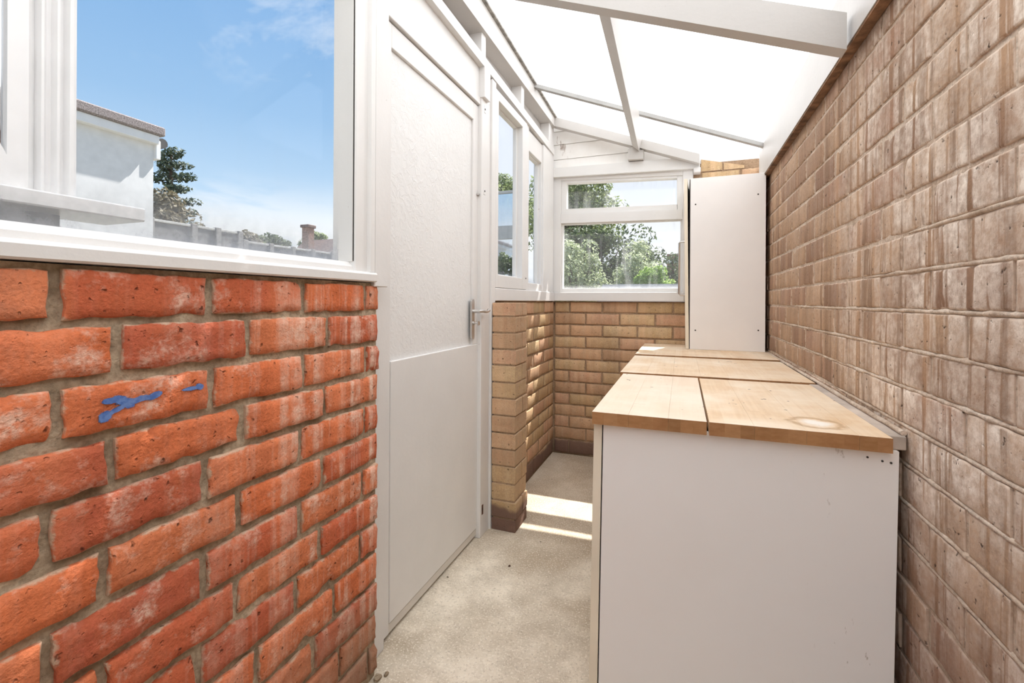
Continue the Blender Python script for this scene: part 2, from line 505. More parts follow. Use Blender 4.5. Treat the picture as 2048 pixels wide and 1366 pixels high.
M['fence_post'] = plain('concrete_post', (0.34, 0.33, 0.32), 0.9, 0, 0.15, 20, 0.4)
M['fence_cap'] = plain('pale_cap_rail', (0.60, 0.59, 0.57), 0.8, 0, 0.1, 20, 0.3)
M['far_brick'] = plain('far_house_brick', (0.36, 0.22, 0.17), 0.9, 0, 0.2, 8, 0.3)
M['far_tile'] = plain('far_roof_tile', (0.25, 0.18, 0.16), 0.9, 0, 0.2, 6, 0.3)
M['slate'] = plain('blue_grey_slate', (0.075, 0.09, 0.105), 0.9, 0, 0.2, 12, 0.3)
M['grass'] = plain('gravel_and_dry_grass', (0.30, 0.28, 0.22), 0.95, 0, 0.3, 12, 0.6)
M['grey_frame'] = plain('grey_greenhouse_frame', (0.52, 0.51, 0.49), 0.6, 0, 0.05, 12, 0.1)
def paint_film_material():
    # brush dabs: three strokes whose broken edges let the brick show
    m, nt, out = material('blue_paint_film')
    g = nt.node('ShaderNodeNewGeometry').outputs['Position']
    px, py, pz = nt.xyz(g)
    n = nt.math('SUBTRACT', nt.noise(g, 85.0, 5.0, 0.7), 0.5)
    def dab(y, z, ry, rz, k):
        u = nt.math('SUBTRACT', py, y); v = nt.math('SUBTRACT', pz, z)
        v = nt.math('SUBTRACT', v, nt.math('MULTIPLY', u, k))
        a = nt.math('DIVIDE', u, ry); b = nt.math('DIVIDE', v, rz)
        return nt.math('ADD', nt.math('MULTIPLY', a, a), nt.math('MULTIPLY', b, b))
    d = dab(0.462, 0.9025, .030, .0050, 0.05)
    for args in ((0.444, 0.903, .013, .0095, -0.5), (0.428, 0.908, .013, .0045, 0.0), (0.434, 0.893, .020, .0040, 0.42), (0.420, 0.886, .009, .0085, 0.2), (0.486, 0.9045, .012, .0060, 0.2), (0.548, 0.905, .018, .0034, 0.0), (0.560, 0.9055, .008, .006, 0.0)):
        d = nt.math('MINIMUM', d, dab(*args))
    d = nt.math('ADD', d, nt.math('MULTIPLY', n, 2.6))
    fac = nt.rng(d, 0.75, 1.05, 0.92, 0.0)
    p = nt.node('ShaderNodeBsdfPrincipled')
    nt.put(p, 'Base Color', nt.mix(nt.rng(nt.noise(g, 120.0, 3.0), 0.4, 0.6), (0.06, 0.14, 0.40), (0.13, 0.23, 0.50)))
    p.inputs['Roughness'].default_value = 0.7
    t = nt.node('ShaderNodeBsdfTransparent')
    mx = nt.node('ShaderNodeMixShader')
    nt.put(mx, 0, fac); nt.put(mx, 1, t.outputs[0]); nt.put(mx, 2, p.outputs[0])
    nt.t.links.new(mx.outputs[0], out.inputs[0])
    return m


M['blue_paint'] = paint_film_material()
M['crack'] = plain('crack_line', (0.16, 0.12, 0.08), 0.95)


def sky_pane_material():
    m, nt, out = material('mirror_greenhouse_glass')
    gl = nt.node('ShaderNodeBsdfGlossy')
    gl.inputs[0].default_value = (0.93, 0.96, 1.0, 1)
    gl.inputs['Roughness'].default_value = 0.04
    tr = nt.node('ShaderNodeBsdfTransparent')
    tr.inputs[0].default_value = (0.85, 0.93, 1, 1)
    mx = nt.node('ShaderNodeMixShader')
    mx.inputs[0].default_value = 0.35
    nt.put(mx, 1, gl.outputs[0]); nt.put(mx, 2, tr.outputs[0])
    nt.t.links.new(mx.outputs[0], out.inputs[0])
    return m


M['sky_pane'] = sky_pane_material()


# ================================================================== mesh helpers
def thing(name, label=None, cat=None, loc=(0, 0, 0), group=None, kind=None):
    o = bpy.data.objects.new(name, None)
    o.empty_display_size = 0.1
    COL.objects.link(o)
    o.location = loc
    if label: o['label'] = label
    if cat: o['category'] = cat
    if group: o['group'] = group
    if kind: o['kind'] = kind
    return o


def top_loc(o):
    v = Vector((0, 0, 0))
    while o is not None:
        v += o.location
        o = o.parent
    return v


class MB:
    def __init__(self):
        self.v, self.f, self.sm = [], [], []

    def add(self, vs, fs, smooth=False):
        n = len(self.v)
        self.v += [tuple(p) for p in vs]
        self.f += [tuple(i + n for i in f) for f in fs]
        self.sm += [smooth] * len(fs)
        return self

    def hexa(self, c):
        """eight corners: bottom ring 0-3 then top ring 4-7"""
        return self.add(c, [(3, 2, 1, 0), (4, 5, 6, 7), (0, 1, 5, 4), (1, 2, 6, 5), (2, 3, 7, 6), (3, 0, 4, 7)])

    def box(self, x0, x1, y0, y1, z0, z1, b=0.0):
        if b <= 0:
            return self.hexa([(x0, y0, z0), (x1, y0, z0), (x1, y1, z0), (x0, y1, z0), (x0, y0, z1), (x1, y0, z1), (x1, y1, z1), (x0, y1, z1)])
        b = min(b, (x1 - x0) * .45, (y1 - y0) * .45, (z1 - z0) * .45)
        X, Y, Z = (x0, x1), (y0, y1), (z0, z1)
        vs, idx = [], {}
        for i in (0, 1):
            for j in (0, 1):
                for k in (0, 1):
                    sx, sy, sz = (b if i == 0 else -b), (b if j == 0 else -b), (b if k == 0 else -b)
                    for a, p in (('x', (X[i], Y[j] + sy, Z[k] + sz)), ('y', (X[i] + sx, Y[j], Z[k] + sz)), ('z', (X[i] + sx, Y[j] + sy, Z[k]))):
                        idx[(i, j, k, a)] = len(vs)
                        vs.append(p)
        F = []
        q = lambda *ks: F.append(tuple(idx[k] for k in ks))
        q((0, 0, 0, 'x'), (0, 0, 1, 'x'), (0, 1, 1, 'x'), (0, 1, 0, 'x')); q((1, 0, 0, 'x'), (1, 1, 0, 'x'), (1, 1, 1, 'x'), (1, 0, 1, 'x'))
        q((0, 0, 0, 'y'), (1, 0, 0, 'y'), (1, 0, 1, 'y'), (0, 0, 1, 'y')); q((0, 1, 0, 'y'), (0, 1, 1, 'y'), (1, 1, 1, 'y'), (1, 1, 0, 'y'))
        q((0, 0, 0, 'z'), (0, 1, 0, 'z'), (1, 1, 0, 'z'), (1, 0, 0, 'z')); q((0, 0, 1, 'z'), (1, 0, 1, 'z'), (1, 1, 1, 'z'), (0, 1, 1, 'z'))
        for i in (0, 1):
            for j in (0, 1):
                q((i, j, 0, 'x'), (i, j, 1, 'x'), (i, j, 1, 'y'), (i, j, 0, 'y'))
        for i in (0, 1):
            for k in (0, 1):
                q((i, 0, k, 'x'), (i, 1, k, 'x'), (i, 1, k, 'z'), (i, 0, k, 'z'))
        for j in (0, 1):
            for k in (0, 1):
                q((0, j, k, 'y'), (1, j, k, 'y'), (1, j, k, 'z'), (0, j, k, 'z'))
        for i in (0, 1):
            for j in (0, 1):
                for k in (0, 1):
                    q((i, j, k, 'x'), (i, j, k, 'y'), (i, j, k, 'z'))
        return self.add(vs, F)

    def ybeam(self, y0, y1, x0, x1, z0a, z1a, z0b, z1b):
        """a bar along Y whose bottom/top heights change from (z0a,z1a) at y0 to (z0b,z1b) at y1"""
        return self.hexa([(x0, y0, z0a), (x1, y0, z0a), (x1, y1, z0b), (x0, y1, z0b), (x0, y0, z1a), (x1, y0, z1a), (x1, y1, z1b), (x0, y1, z1b)])

    def xbeam(self, x0, x1, y0, y1, z0a, z1a, z0b, z1b):
        return self.hexa([(x0, y0, z0a), (x1, y0, z0b), (x1, y1, z0b), (x0, y1, z0a), (x0, y0, z1a), (x1, y0, z1b), (x1, y1, z1b), (x0, y1, z1a)])

    def prism(self, poly, axis, a, b, smooth=False):
        n = len(poly)
        mk = {'x': lambda p, t: (t, p[0], p[1]), 'y': lambda p, t: (p[0], t, p[1]), 'z': lambda p, t: (p[0], p[1], t)}[axis]
        vs = [mk(p, a) for p in poly] + [mk(p, b) for p in poly]
        fs = [(i, (i + 1) % n, n + (i + 1) % n, n + i) for i in range(n)]
        self.add(vs, fs, smooth)
        return self.add(vs, [tuple(range(n - 1, -1, -1)), tuple(range(n, 2 * n))])

    def tube(self, pts, r, seg=10, caps=True):
        pts = [Vector(p) for p in pts]
        rings = []
        for i, p in enumerate(pts):
            d = (pts[min(i + 1, len(pts) - 1)] - pts[max(i - 1, 0)]).normalized()
            u = d.cross(Vector((0, 0, 1)) if abs(d.z) < .9 else Vector((0, 1, 0))).normalized()
            v = d.cross(u)
            rr = r[i] if isinstance(r, (list, tuple)) else r
            rings.append([tuple(p + (u * math.cos(2 * math.pi * k / seg) + v * math.sin(2 * math.pi * k / seg)) * rr) for k in range(seg)])
        vs = [q for ring in rings for q in ring]
        fs = [(i * seg + k, i * seg + (k + 1) % seg, (i + 1) * seg + (k + 1) % seg, (i + 1) * seg + k) for i in range(len(pts) - 1) for k in range(seg)]
        self.add(vs, fs, True)
        if caps:
            self.add(rings[0], [tuple(range(seg - 1, -1, -1))])
            self.add(rings[-1], [tuple(range(seg))])
        return self

    def build(self, name, mat, parent=None, label=None, cat=None, kind=None, group=None, loc=None):
        """verts are given in world space; the object keeps its origin at its parent's"""
        off = top_loc(parent) if parent is not None else Vector((0, 0, 0))
        o_loc = Vector((0, 0, 0))
        if loc is not None:
            o_loc = Vector(loc) - off
            off = Vector(loc)
        me = bpy.data.meshes.new(name)
        me.from_pydata([tuple(Vector(p) - off) for p in self.v], [], self.f)
        me.polygons.foreach_set('use_smooth', self.sm)
        import bmesh
        bm = bmesh.new(); bm.from_mesh(me)
        bmesh.ops.recalc_face_normals(bm, faces=bm.faces)
        bm.to_mesh(me); bm.free()
        me.materials.append(mat)
        o = bpy.data.objects.new(name, me)
        COL.objects.link(o)
        o.location = o_loc
        o.parent = parent
        if label: o['label'] = label
        if cat: o['category'] = cat
        if kind: o['kind'] = kind
        if group: o['group'] = group
        return o


def noise2(a, b, s):
    return mnoise.noise(Vector((a, b, s)))


def brick_mesh(name, L, H, D, nx, nz, edge, face, seed, mat, chip=0.0):
    """one brick: worn front (local -Y) with irregular arrises, plain back"""
    vs, fs = [], []
    rs = random.Random(seed)
    tilt = (rs.uniform(-1, 1) * 0.0012, rs.uniform(-1, 1) * 0.0008)
    chips = [(rs.uniform(-.5, .5) * L, rs.choice((-.5, .5)) * H, rs.uniform(.010, .028)) for _ in range(3 if chip > 0 else 0)]
    grid = {}
    for j in range(nz + 1):
        for i in range(nx + 1):
            # squeeze grid so that there is a narrow border ring
            u = i / nx; v = j / nz
            if i == 1: u = .35 / nx
            if i == nx - 1: u = 1 - .35 / nx
            if j == 1: v = .22 / nz * 1.4
            if j == nz - 1: v = 1 - .22 / nz * 1.4
            x = (u - .5) * L; z = (v - .5) * H
            bx = i in (0, nx); bz = j in (0, nz)
            y = -D / 2 + tilt[0] * x / L * 2 + tilt[1] * z / H * 2 + face * noise2(x * 28, z * 28, seed * 3.1)
            if bx or bz:
                y += edge * 0.9
            if i in (0, 1, nx - 1, nx):
                x += edge * (noise2(z * 45, seed * 1.7 + (5 if i > 1 else 0), 0.3)) * (1.0 if bx else .8)
            if j in (0, 1, nz - 1, nz):
                z += edge * (noise2(x * 32, seed * 2.3 + (7 if j > 1 else 0), 1.3)) * (1.1 if bz else .9)
            for cx, cz, cr in chips:
                d = math.hypot(x - cx, (z - cz) * 1.7)
                if d < cr:
                    y += chip * (1 - d / cr) ** .6
            grid[(i, j)] = len(vs)
            vs.append((x, y, z))
    for j in range(nz):
        for i in range(nx):
            fs.append((grid[(i, j)], grid[(i + 1, j)], grid[(i + 1, j + 1)], grid[(i, j + 1)]))
    ring = [(i, 0) for i in range(nx)] + [(nx, j) for j in range(nz)] + [(i, nz) for i in range(nx, 0, -1)] + [(0, j) for j in range(nz, 0, -1)]
    back = []
    for key in ring:
        p = vs[grid[key]]
        back.append(len(vs)); vs.append((p[0], D / 2, p[2]))
    n = len(ring)
    for k in range(n):
        a, b = grid[ring[k]], grid[ring[(k + 1) % n]]
        fs.append((b, a, back[k], back[(k + 1) % n]))
    me = bpy.data.meshes.new(name)
    me.from_pydata(vs, [], fs)
    sm = [True] * (nx * nz) + [False] * n
    me.polygons.foreach_set('use_smooth', sm)
    me.materials.append(mat)
    return me


def put_brick(me, parent, c, rotz, sx=1.0, sz=1.0):
    o = bpy.data.objects.new('brick', me)
    COL.objects.link(o)
    o.location = c
    o.rotation_euler = (0, 0, rotz)
    o.scale = (sx, 1, sz)
    o.parent = parent
    return o


def course(parent, variants, VL, VH, depth, joints_z, u_of, rot, pos, J, mats=None, jit=0.0025):
    """lay bricks between the bed joints; u_of(row) gives the list of joint positions along the wall;
    pos(u, z, proud) gives the centre of a brick"""
    rs = random.Random(len(joints_z) * 31 + int(VL * 1000))
    for k in range(len(joints_z) - 1):
        z1, z0 = joints_z[k], joints_z[k + 1]
        us = u_of(k)
        for a, b in zip(us[:-1], us[1:]):
            Lb = b - a - J
            if Lb < 0.018:
                continue
            h = abs(z1 - z0) - J
            me = rs.choice(variants)
            put_brick(me, parent, pos((a + b) / 2 + rs.uniform(-1, 1) * .0012, (z0 + z1) / 2 + rs.uniform(-1, 1) * .0012, rs.uniform(-1, 1) * jit), rot, Lb / VL, h / VH)


def joints(lo, hi, off, pitch, jitter=0.0, rs=random):
    k0 = math.ceil((lo - off) / pitch)
    us = [lo]
    k = k0
    while off + k * pitch < hi - 1e-6:
        u = off + k * pitch + rs.uniform(-1, 1) * jitter
        if u - us[-1] > 0.025 and hi - u > 0.022:
            us.append(u)
        k += 1
    us.append(hi)
    return us


# ================================================================== shell: floor
XL, XR, YB = -0.80, 0.447, 3.09
gnd = MB().box(-60, 60, -20, 90, -0.30, -0.06).build('ground', M['grass'], kind='structure')
fl = MB()
N = 44
fv, ff = [], []
for j in range(N + 1):
    for i in range(13):
        x = -0.95 + 1.45 * i / 12; y = -3.6 + 6.80 * j / N
        fv.append((x, y, 0.0015 * noise2(x * 5, y * 5, 2.0)))
for j in range(N):
    for i in range(12):
        a = j * 13 + i
        ff.append((a, a + 1, a + 14, a + 13))
fl.add(fv, ff, True)
floor = fl.build('floor', M['concrete'], kind='structure')
MB().box(-0.95, 0.5, -3.6, 3.2, -0.06, -0.004).build('slab_edge', M['concrete'], floor)
for pts in ([(-0.36, 1.02), (-0.315, 1.075), (-0.285, 1.115), (-0.262, 1.155), (-0.252, 1.20)], [(-0.285, 1.115), (-0.262, 1.108), (-0.235, 1.088)]):
    c = MB()
    for (x0, y0), (x1, y1) in zip(pts[:-1], pts[1:]):
        d = Vector((x1 - x0, y1 - y0)); nrm = Vector((-d.y, d.x)).normalized() * 0.0011
        c.hexa([(x0 - nrm.x, y0 - nrm.y, 0.0), (x1 - nrm.x, y1 - nrm.y, 0.0), (x1 + nrm.x, y1 + nrm.y, 0.0), (x0 + nrm.x, y0 + nrm.y, 0.0),
                (x0 - nrm.x, y0 - nrm.y, 0.0022), (x1 - nrm.x, y1 - nrm.y, 0.0022), (x1 + nrm.x, y1 + nrm.y, 0.0022), (x0 + nrm.x, y0 + nrm.y, 0.0022)])
    c.build('crack', M['crack'], floor, 'thin dark crack in the concrete')

# ================================================================== red brick wall (left)
wall_left = thing('wall_left', kind='structure')
W_END = 1.074
MB().box(XL - 0.11, XL - 0.0095, -3.5, W_END - 0.004, 0.0, 1.108).build('mortar', M['red_mortar'], wall_left)
RZ = [1.107, 1.026, .941, .857, .776, .691, .607, .523, .442, .358, .270, .186, .103, .018]
ROFF = [.144, .002, .146, .214, .140, .205, .137, .200, .128, .029, .183, .047, .16]
PIT = 0.2185
rs = random.Random(5)
seed = 100
for k in range(len(RZ) - 1):
    us = joints(-0.45, W_END, ROFF[k], PIT, 0.003, rs)
    for a, b in zip(us[:-1], us[1:]):
        Lb = b - a - 0.0145; Hb = RZ[k] - RZ[k + 1] - 0.0145
        if Lb < .015: continue
        seed += 1
        me = brick_mesh('red_brick', Lb, Hb, 0.09, 20, 8, 0.0050, 0.0020, seed, M['red_brick'], rs.choice((0.0, 0.004, 0.007, 0.010)))
        proud = rs.uniform(-.002, .002)
        put_brick(me, wall_left, (XL - 0.045 + proud, (a + b) / 2, (RZ[k] + RZ[k + 1]) / 2 + rs.uniform(-.001, .001)), math.pi / 2)
# smears of blue paint on the third course, a thin ragged film
for (yy, zz, ry, rz) in ((0.448, 0.902, .050, .027), (0.553, 0.905, .024, .012)):
    MB().box(XL + 0.0012, XL + 0.0034, yy - ry, yy + ry, zz - rz, zz + rz).build('paint_mark', M['blue_paint'], wall_left, 'blue paint smear on a red brick')

# ================================================================== brown brick wall (right)
wall_right = thing('wall_right', kind='structure')
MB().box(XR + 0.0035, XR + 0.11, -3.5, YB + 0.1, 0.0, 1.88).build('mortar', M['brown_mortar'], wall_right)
VB = [brick_mesh('brown_brick', .226, .070, .09, 12, 5, 0.0017, 0.0010, 300 + i, M['brown_brick'], 0.004 if i % 3 == 0 else 0.0) for i in range(9)]
BZ = [0.962 + 0.0817 * k for k in range(10, -13, -1)]
BZ = [z for z in BZ if -0.03 < z < 1.80]
def right_joints(k):
    n = round((BZ[k] - 0.962) / 0.0817)           # row below this joint
    off = 0.983 if n % 2 == 1 else 0.983 + 0.118
    return joints(0.30, YB - 0.002, off, 0.2365, 0.003, rs)
course(wall_right, VB, .226, .070, .09, BZ, right_joints, -math.pi / 2, lambda u, z, p: (XR + 0.045 + p, u, z), 0.0090, jit=0.0012)
# struck mortar ledges that stand out under some courses
for (z, a, b, sd) in ((0.962, .60, 2.75, 1), (0.880, .60, 2.72, 2), (0.798, .60, 1.75, 3), (1.044, 0.60, 2.4, 4), (1.126, 0.60, 1.45, 5), (0.717, 0.60, 1.40, 6), (1.208, 0.60, 1.2, 7), (0.635, .6, 1.3, 8), (0.553, .6, 1.25, 9)):
    lp = MB()
    n = int((b - a) / 0.02)
    pts, rad = [], []
    for i in range(n + 1):
        y = a + (b - a) * i / n
        pts.append((XR + 0.0035 + 0.0022 * noise2(y * 22, sd, 0), y, z + 0.0020 * noise2(y * 14, sd, 3)))
        rad.append(max(0.0015, (0.0046 + 0.0034 * noise2(y * 30, sd, 6)) * min(1, .25 + 5 * min(i, n - i) / n)))
    lp.tube(pts, rad, 7)
    lp.build('mortar_ledge', M['brown_mortar'], wall_right)

# ================================================================== yellow brick walls (rear)
VY = [brick_mesh('yellow_brick', .215, .070, .09, 10, 4, 0.0030, 0.0010, 500 + i, M['yellow_brick'], 0.004 if i % 3 == 0 else 0.0) for i in range(8)]
YZ = [1.058, .980, .899, .818, .738, .659, .580, .501, .423, .345, .267, .187, .103, .008]
wall_back = thing('wall_back', kind='structure')
MB().box(-0.95, XR + 0.05, YB + 0.006, YB + 0.11, 0.0, 1.06).build('mortar', M['yellow_mortar'], wall_back)
MB().box(0.06, XR + 0.05, YB + 0.006, YB + 0.11, 1.06, 1.93).build('mortar', M['yellow_mortar'], wall_back)
course(wall_back, VY, .215, .070, .09, YZ, lambda k: joints(-0.838, XR - 0.002, (-.729 if k % 2 == 0 else -.615), 0.2258, .003, rs), 0.0, lambda u, z, p: (u, YB + 0.045 + p, z), 0.010)
UZ = [1.876, 1.80, 1.722, 1.643, 1.564, 1.485, 1.406, 1.327, 1.248, 1.169, 1.090]
course(wall_back, VY, .215, .070, .09, UZ, lambda k: joints(0.108, XR - 0.002, (.33 if k % 2 == 0 else .215), 0.2258, .003, rs), 0.0, lambda u, z, p: (u, YB + 0.045 + p, z), 0.010)

wall_fl = thing('wall_far_left', kind='structure')
XF = -0.841
MB().box(XF - 0.10, XF - 0.005, 1.96, YB + 0.05, 0.0, 1.06).build('mortar', M['yellow_mortar'], wall_fl)
course(wall_fl, VY, .215, .070, .09, YZ, lambda k: joints(2.10, YB - 0.004, (2.86 if k % 2 == 0 else 2.975), 0.2258, .003, rs), math.pi / 2, lambda u, z, p: (XF - 0.045 + p, u, z), 0.010)
# the pier beside the door post, one brick deep
PZ = [1.055, .988, .913, .837, .764, .684, .610, .531, .452, .376, .299, .218, .139, .059, -.004]
PX0, PX1, PY0, PY1 = -0.825, -0.710, 1.950, 2.112
MB().box(PX0 + .005, PX1 - 0.004, PY0 + 0.004, PY1 - 0.006, 0, 1.053).build('mortar', M['yellow_mortar'], wall_fl)
pm = {}
def pier_brick(x0, x1, y0, y1, z0, z1, sd):
    """a brick that shows two worn faces at the corner of the pier"""
    n = 5
    b = MB()
    g = 0.0022
    def prof(z, grow):
        return [(x0, y0 + g * 0.3), (x1 - g, y0 + g * .2), (x1 - g * .25, y0 + g * .3), (x1, y0 + g), (x1, y1), (x0, y1)]
    zs = [z0, z0 + .003, z0 + (z1 - z0) * .35, z0 + (z1 - z0) * .7, z1 - .003, z1]
    rings = []
    for i, z in enumerate(zs):
        pr = prof(z, 0)
        ins = 0.0014 if i in (0, len(zs) - 1) else 0
        ring = []
        for k, (x, y) in enumerate(pr):
            jx = 0.0016 * noise2(z * 40, k * 2.1, sd); jy = 0.0016 * noise2(z * 40, k * 2.1 + 9, sd)
            ring.append((x - (ins if k in (1, 2, 3, 4) else 0) + jx, y + (ins if k < 4 else 0) + jy, z + .0008 * noise2(k, sd, 3)))
        rings.append(ring)
    m = 6
    vs = [p for r in rings for p in r]
    fs = [(i * m + k, i * m + (k + 1) % m, (i + 1) * m + (k + 1) % m, (i + 1) * m + k) for i in range(len(zs) - 1) for k in range(m)]
    fs += [tuple(range(m - 1, -1, -1)), tuple(range((len(zs) - 1) * m, len(zs) * m))]
    b.add(vs, fs)
    c = ((x0 + x1) / 2, (y0 + y1) / 2, (z0 + z1) / 2)
    b.build('brick', M['yellow_brick'], wall_fl, loc=c)
for k in range(len(PZ) - 1):
    z1, z0 = PZ[k] - .0035, PZ[k + 1] + .0035
    xo = rs.uniform(-.0025, .0025) + (0.004 if k >= 12 else 0)
    if k % 2 == 1:
        pier_brick(PX0, PX1 + xo, PY0 + rs.uniform(-.002, .002), PY1, z0, z1, k)
    else:
        ys = PY0 + (PY1 - PY0) * rs.uniform(.52, .60)
        pier_brick(PX0, PX1 + xo, PY0 + rs.uniform(-.002, .002), ys - .004, z0, z1, k)
        pier_brick(PX0, PX1 + xo + rs.uniform(-.002, .002), ys + .004, PY1, z0, z1, k + 40)

# unseen white end wall behind the camera, added to throw fill light forward
MB().box(-0.95, 0.5, -3.6, -3.5, 0.0, 2.62).build('wall_front_fill', M['white_clean'], kind='structure')
# ================================================================== roof
def z_roof(x, y):
    zl = 2.372 - 0.045 * (y - 1.8)
    zr = 1.940
    t = (x + 0.83) / 1.25
    return zl + (zr - zl) * t
ceiling = thing('ceiling', kind='structure')
def bar_y(x):
    return 2.545 + (x + .83) / 1.23 * 0.30
def sheet(ya, yb):
    s = MB()
    nx, ny = 10, 6
    vs, fs = [], []
    for lay in (0.0, 0.006):
        for j in range(ny + 1):
            for i in range(nx + 1):
                x = -1.02 + 1.60 * i / nx
                a = ya(x) if callable(ya) else ya
                b = yb(x) if callable(yb) else yb
                y = a + (b - a) * j / ny
                vs.append((x, y, z_roof(x, y) + 0.004 + lay))
    o = (nx + 1) * (ny + 1)
    for j in range(ny):
        for i in range(nx):
            a = j * (nx + 1) + i
            fs.append((a, a + 1, a + nx + 2, a + nx + 1))
            if j in (0, ny - 1) or i in (0, nx - 1):
                pass
    # one skin, with its rim turned down so that it has an edge
    s.add(vs[:o], fs, True)
    return s.build('roof_sheet', M['sheet'], ceiling)
sheet(lambda x: bar_y(x) + .002, 3.26)
sheet(1.36, lambda x: bar_y(x) - .002)
sheet(0.15, 1.356)
sheet(-1.20, 0.146)
sheet(-2.40, -1.204)  # unseen roof behind the camera, lengthened for more fill light
sheet(-3.55, -2.404)  # rest of the unseen lengthened roof behind the camera
# glazing bar over the joint
def slope_bar(xa, xb, yf, w, h, drop):
    b = MB()
    ya, yb = yf(xa), yf(xb)
    za, zb = z_roof(xa, ya) - drop, z_roof(xb, yb) - drop
    b.hexa([(xa, ya - w / 2, za - h), (xb, yb - w / 2, zb - h), (xb, yb + w / 2, zb - h), (xa, ya + w / 2, za - h),
            (xa, ya - w / 2, za), (xb, yb - w / 2, zb), (xb, yb + w / 2, zb), (xa, ya + w / 2, za)])
    return b
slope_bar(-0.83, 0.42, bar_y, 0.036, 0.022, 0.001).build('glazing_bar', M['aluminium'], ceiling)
# deep rafter across the passage
RA = MB()
def raf(x): return 1.826 + 0.392 * (0.405 - x)
RA.xbeam(-0.84, 0.4042, 1.433, 1.479, raf(-.84) - .0975, raf(-.84), raf(.4042) - .0975, raf(.4042))
RA.build('rafter', M['roof_white_dimmed'], ceiling)
# purlin running to the gable, canted with the roof
pl = MB()
sec0 = [(-0.262, 2.012), (-0.223, 1.985), (-0.186, 2.100), (-0.226, 2.125)]
sec1 = [(-0.302, 2.052), (-0.262, 2.019), (-0.242, 2.088), (-0.282, 2.118)]
pl.hexa([(sec0[0][0], 1.480, sec0[0][1]), (sec0[1][0], 1.480, sec0[1][1]), (sec1[1][0], 3.02, sec1[1][1]), (sec1[0][0], 3.02, sec1[0][1]),
         (sec0[3][0], 1.480, sec0[3][1]), (sec0[2][0], 1.480, sec0[2][1]), (sec1[2][0], 3.02, sec1[2][1]), (sec1[3][0], 3.02, sec1[3][1])])
pl.build('purlin', M['roof_white_dimmed'], ceiling)
# plate against the brown wall, with a dark timber packer below it
pb = MB()
pb.ybeam(-3.5, 2.985, 0.417, 0.4445, 1.752, 1.940, 1.761, 1.940)
pb.build('wall_plate', M['roof_white_dimmed'], ceiling)
pk = MB()
pk.ybeam(-3.5, 2.985, 0.4195, 0.4462, 1.745, 1.7515, 1.754, 1.7605)
pk.build('packer', M['brown_timber'], ceiling, 'dark brown timber strip under the white plate')
fs_ = MB()
fs_.ybeam(-3.5, 3.06, -0.835, -0.800, z_roof(-.83, -3.5) - .016, z_roof(-.83, -3.5) + .002, z_roof(-.83, 3.06) - .016, z_roof(-.83, 3.06) + .002)
fs_.build('foam_strip', M['grey_foam'], ceiling, 'grey foam filler strip along the eaves')

# ================================================================== upper frame of the left side
trim = thing('trim_1', kind='structure')
ep = MB()
ep.ybeam(-3.5, 3.02, -0.90, -0.815, 2.245, z_roof(-.83, -3.5) - .016, 2.245, z_roof(-.83, 3.02) - .016)
ep.build('eaves_plate', M['roof_white_dimmed'], trim)
rl = MB()
rl.ybeam(-1.0, 3.03, -0.90, -0.826, 2.192, 2.236, 2.062, 2.108)
rl.build('rail', M['white'], trim)
MB().box(-0.915, -0.892, -3.5, 3.05, 2.05, 2.30).build('backing_board', M['roof_white_dimmed'], trim)
for y in (1.16, 1.83, 2.36, 2.915):
    MB().box(-0.892, -0.832, y, y + .045, 2.192 - .0323 * (y + 1.0) + .035, 2.250, .002).build('stud', M['white'], trim)

# ================================================================== big window on the left
win1 = thing('window_1', kind='structure')
MB().box(-0.858, -0.854, -3.45, 0.985, 1.150, 2.10).build('pane', M['glass_left'], win1)  # unseen stretch behind the camera, lengthened to let in more sky light
# sill nosing with a rounded front edge
ns = [(-0.86, 1.110), (-0.792, 1.110), (-0.789, 1.113), (-0.788, 1.130), (-0.791, 1.135), (-0.80, 1.137), (-0.86, 1.137)]
MB().prism([(x, z) for x, z in ns], 'y', -3.5, 1.047).build('sill', M['white_clean'], win1)
rb = [(-0.87, 1.137), (-0.808, 1.137), (-0.809, 1.148), (-0.822, 1.161), (-0.87, 1.163)]
MB().prism(rb, 'y', -3.5, 0.975).build('bottom_rail', M['white_clean'], win1)
MB().box(-0.874, -0.8085, 0.9690, 1.000, 1.160, 2.12, .002).build('glazing_bead', M['bead_grey'], win1)
jp = [(-0.87, 0.9715), (-0.805, 0.9715), (-0.802, 0.975), (-0.802, 1.006), (-0.8065, 1.009), (-0.8065, 1.024), (-0.7955, 1.027), (-0.7955, 1.0445), (-0.87, 1.0445)]
MB().prism(jp, 'z', 1.137, 2.19).build('jamb', M['white_clean'], win1)
MB().box(-0.8085, -0.8060, 0.9696, 0.9714, 1.163, 2.19).build('seam', M['dark_gap'], win1, 'dark strip in the joint beside the bead')  # thin dark strip that marks the joint
MB().box(-0.87, -0.797, -3.5, 1.0445, 2.09, 2.19, .002).build('head_rail', M['white_clean'], win1)

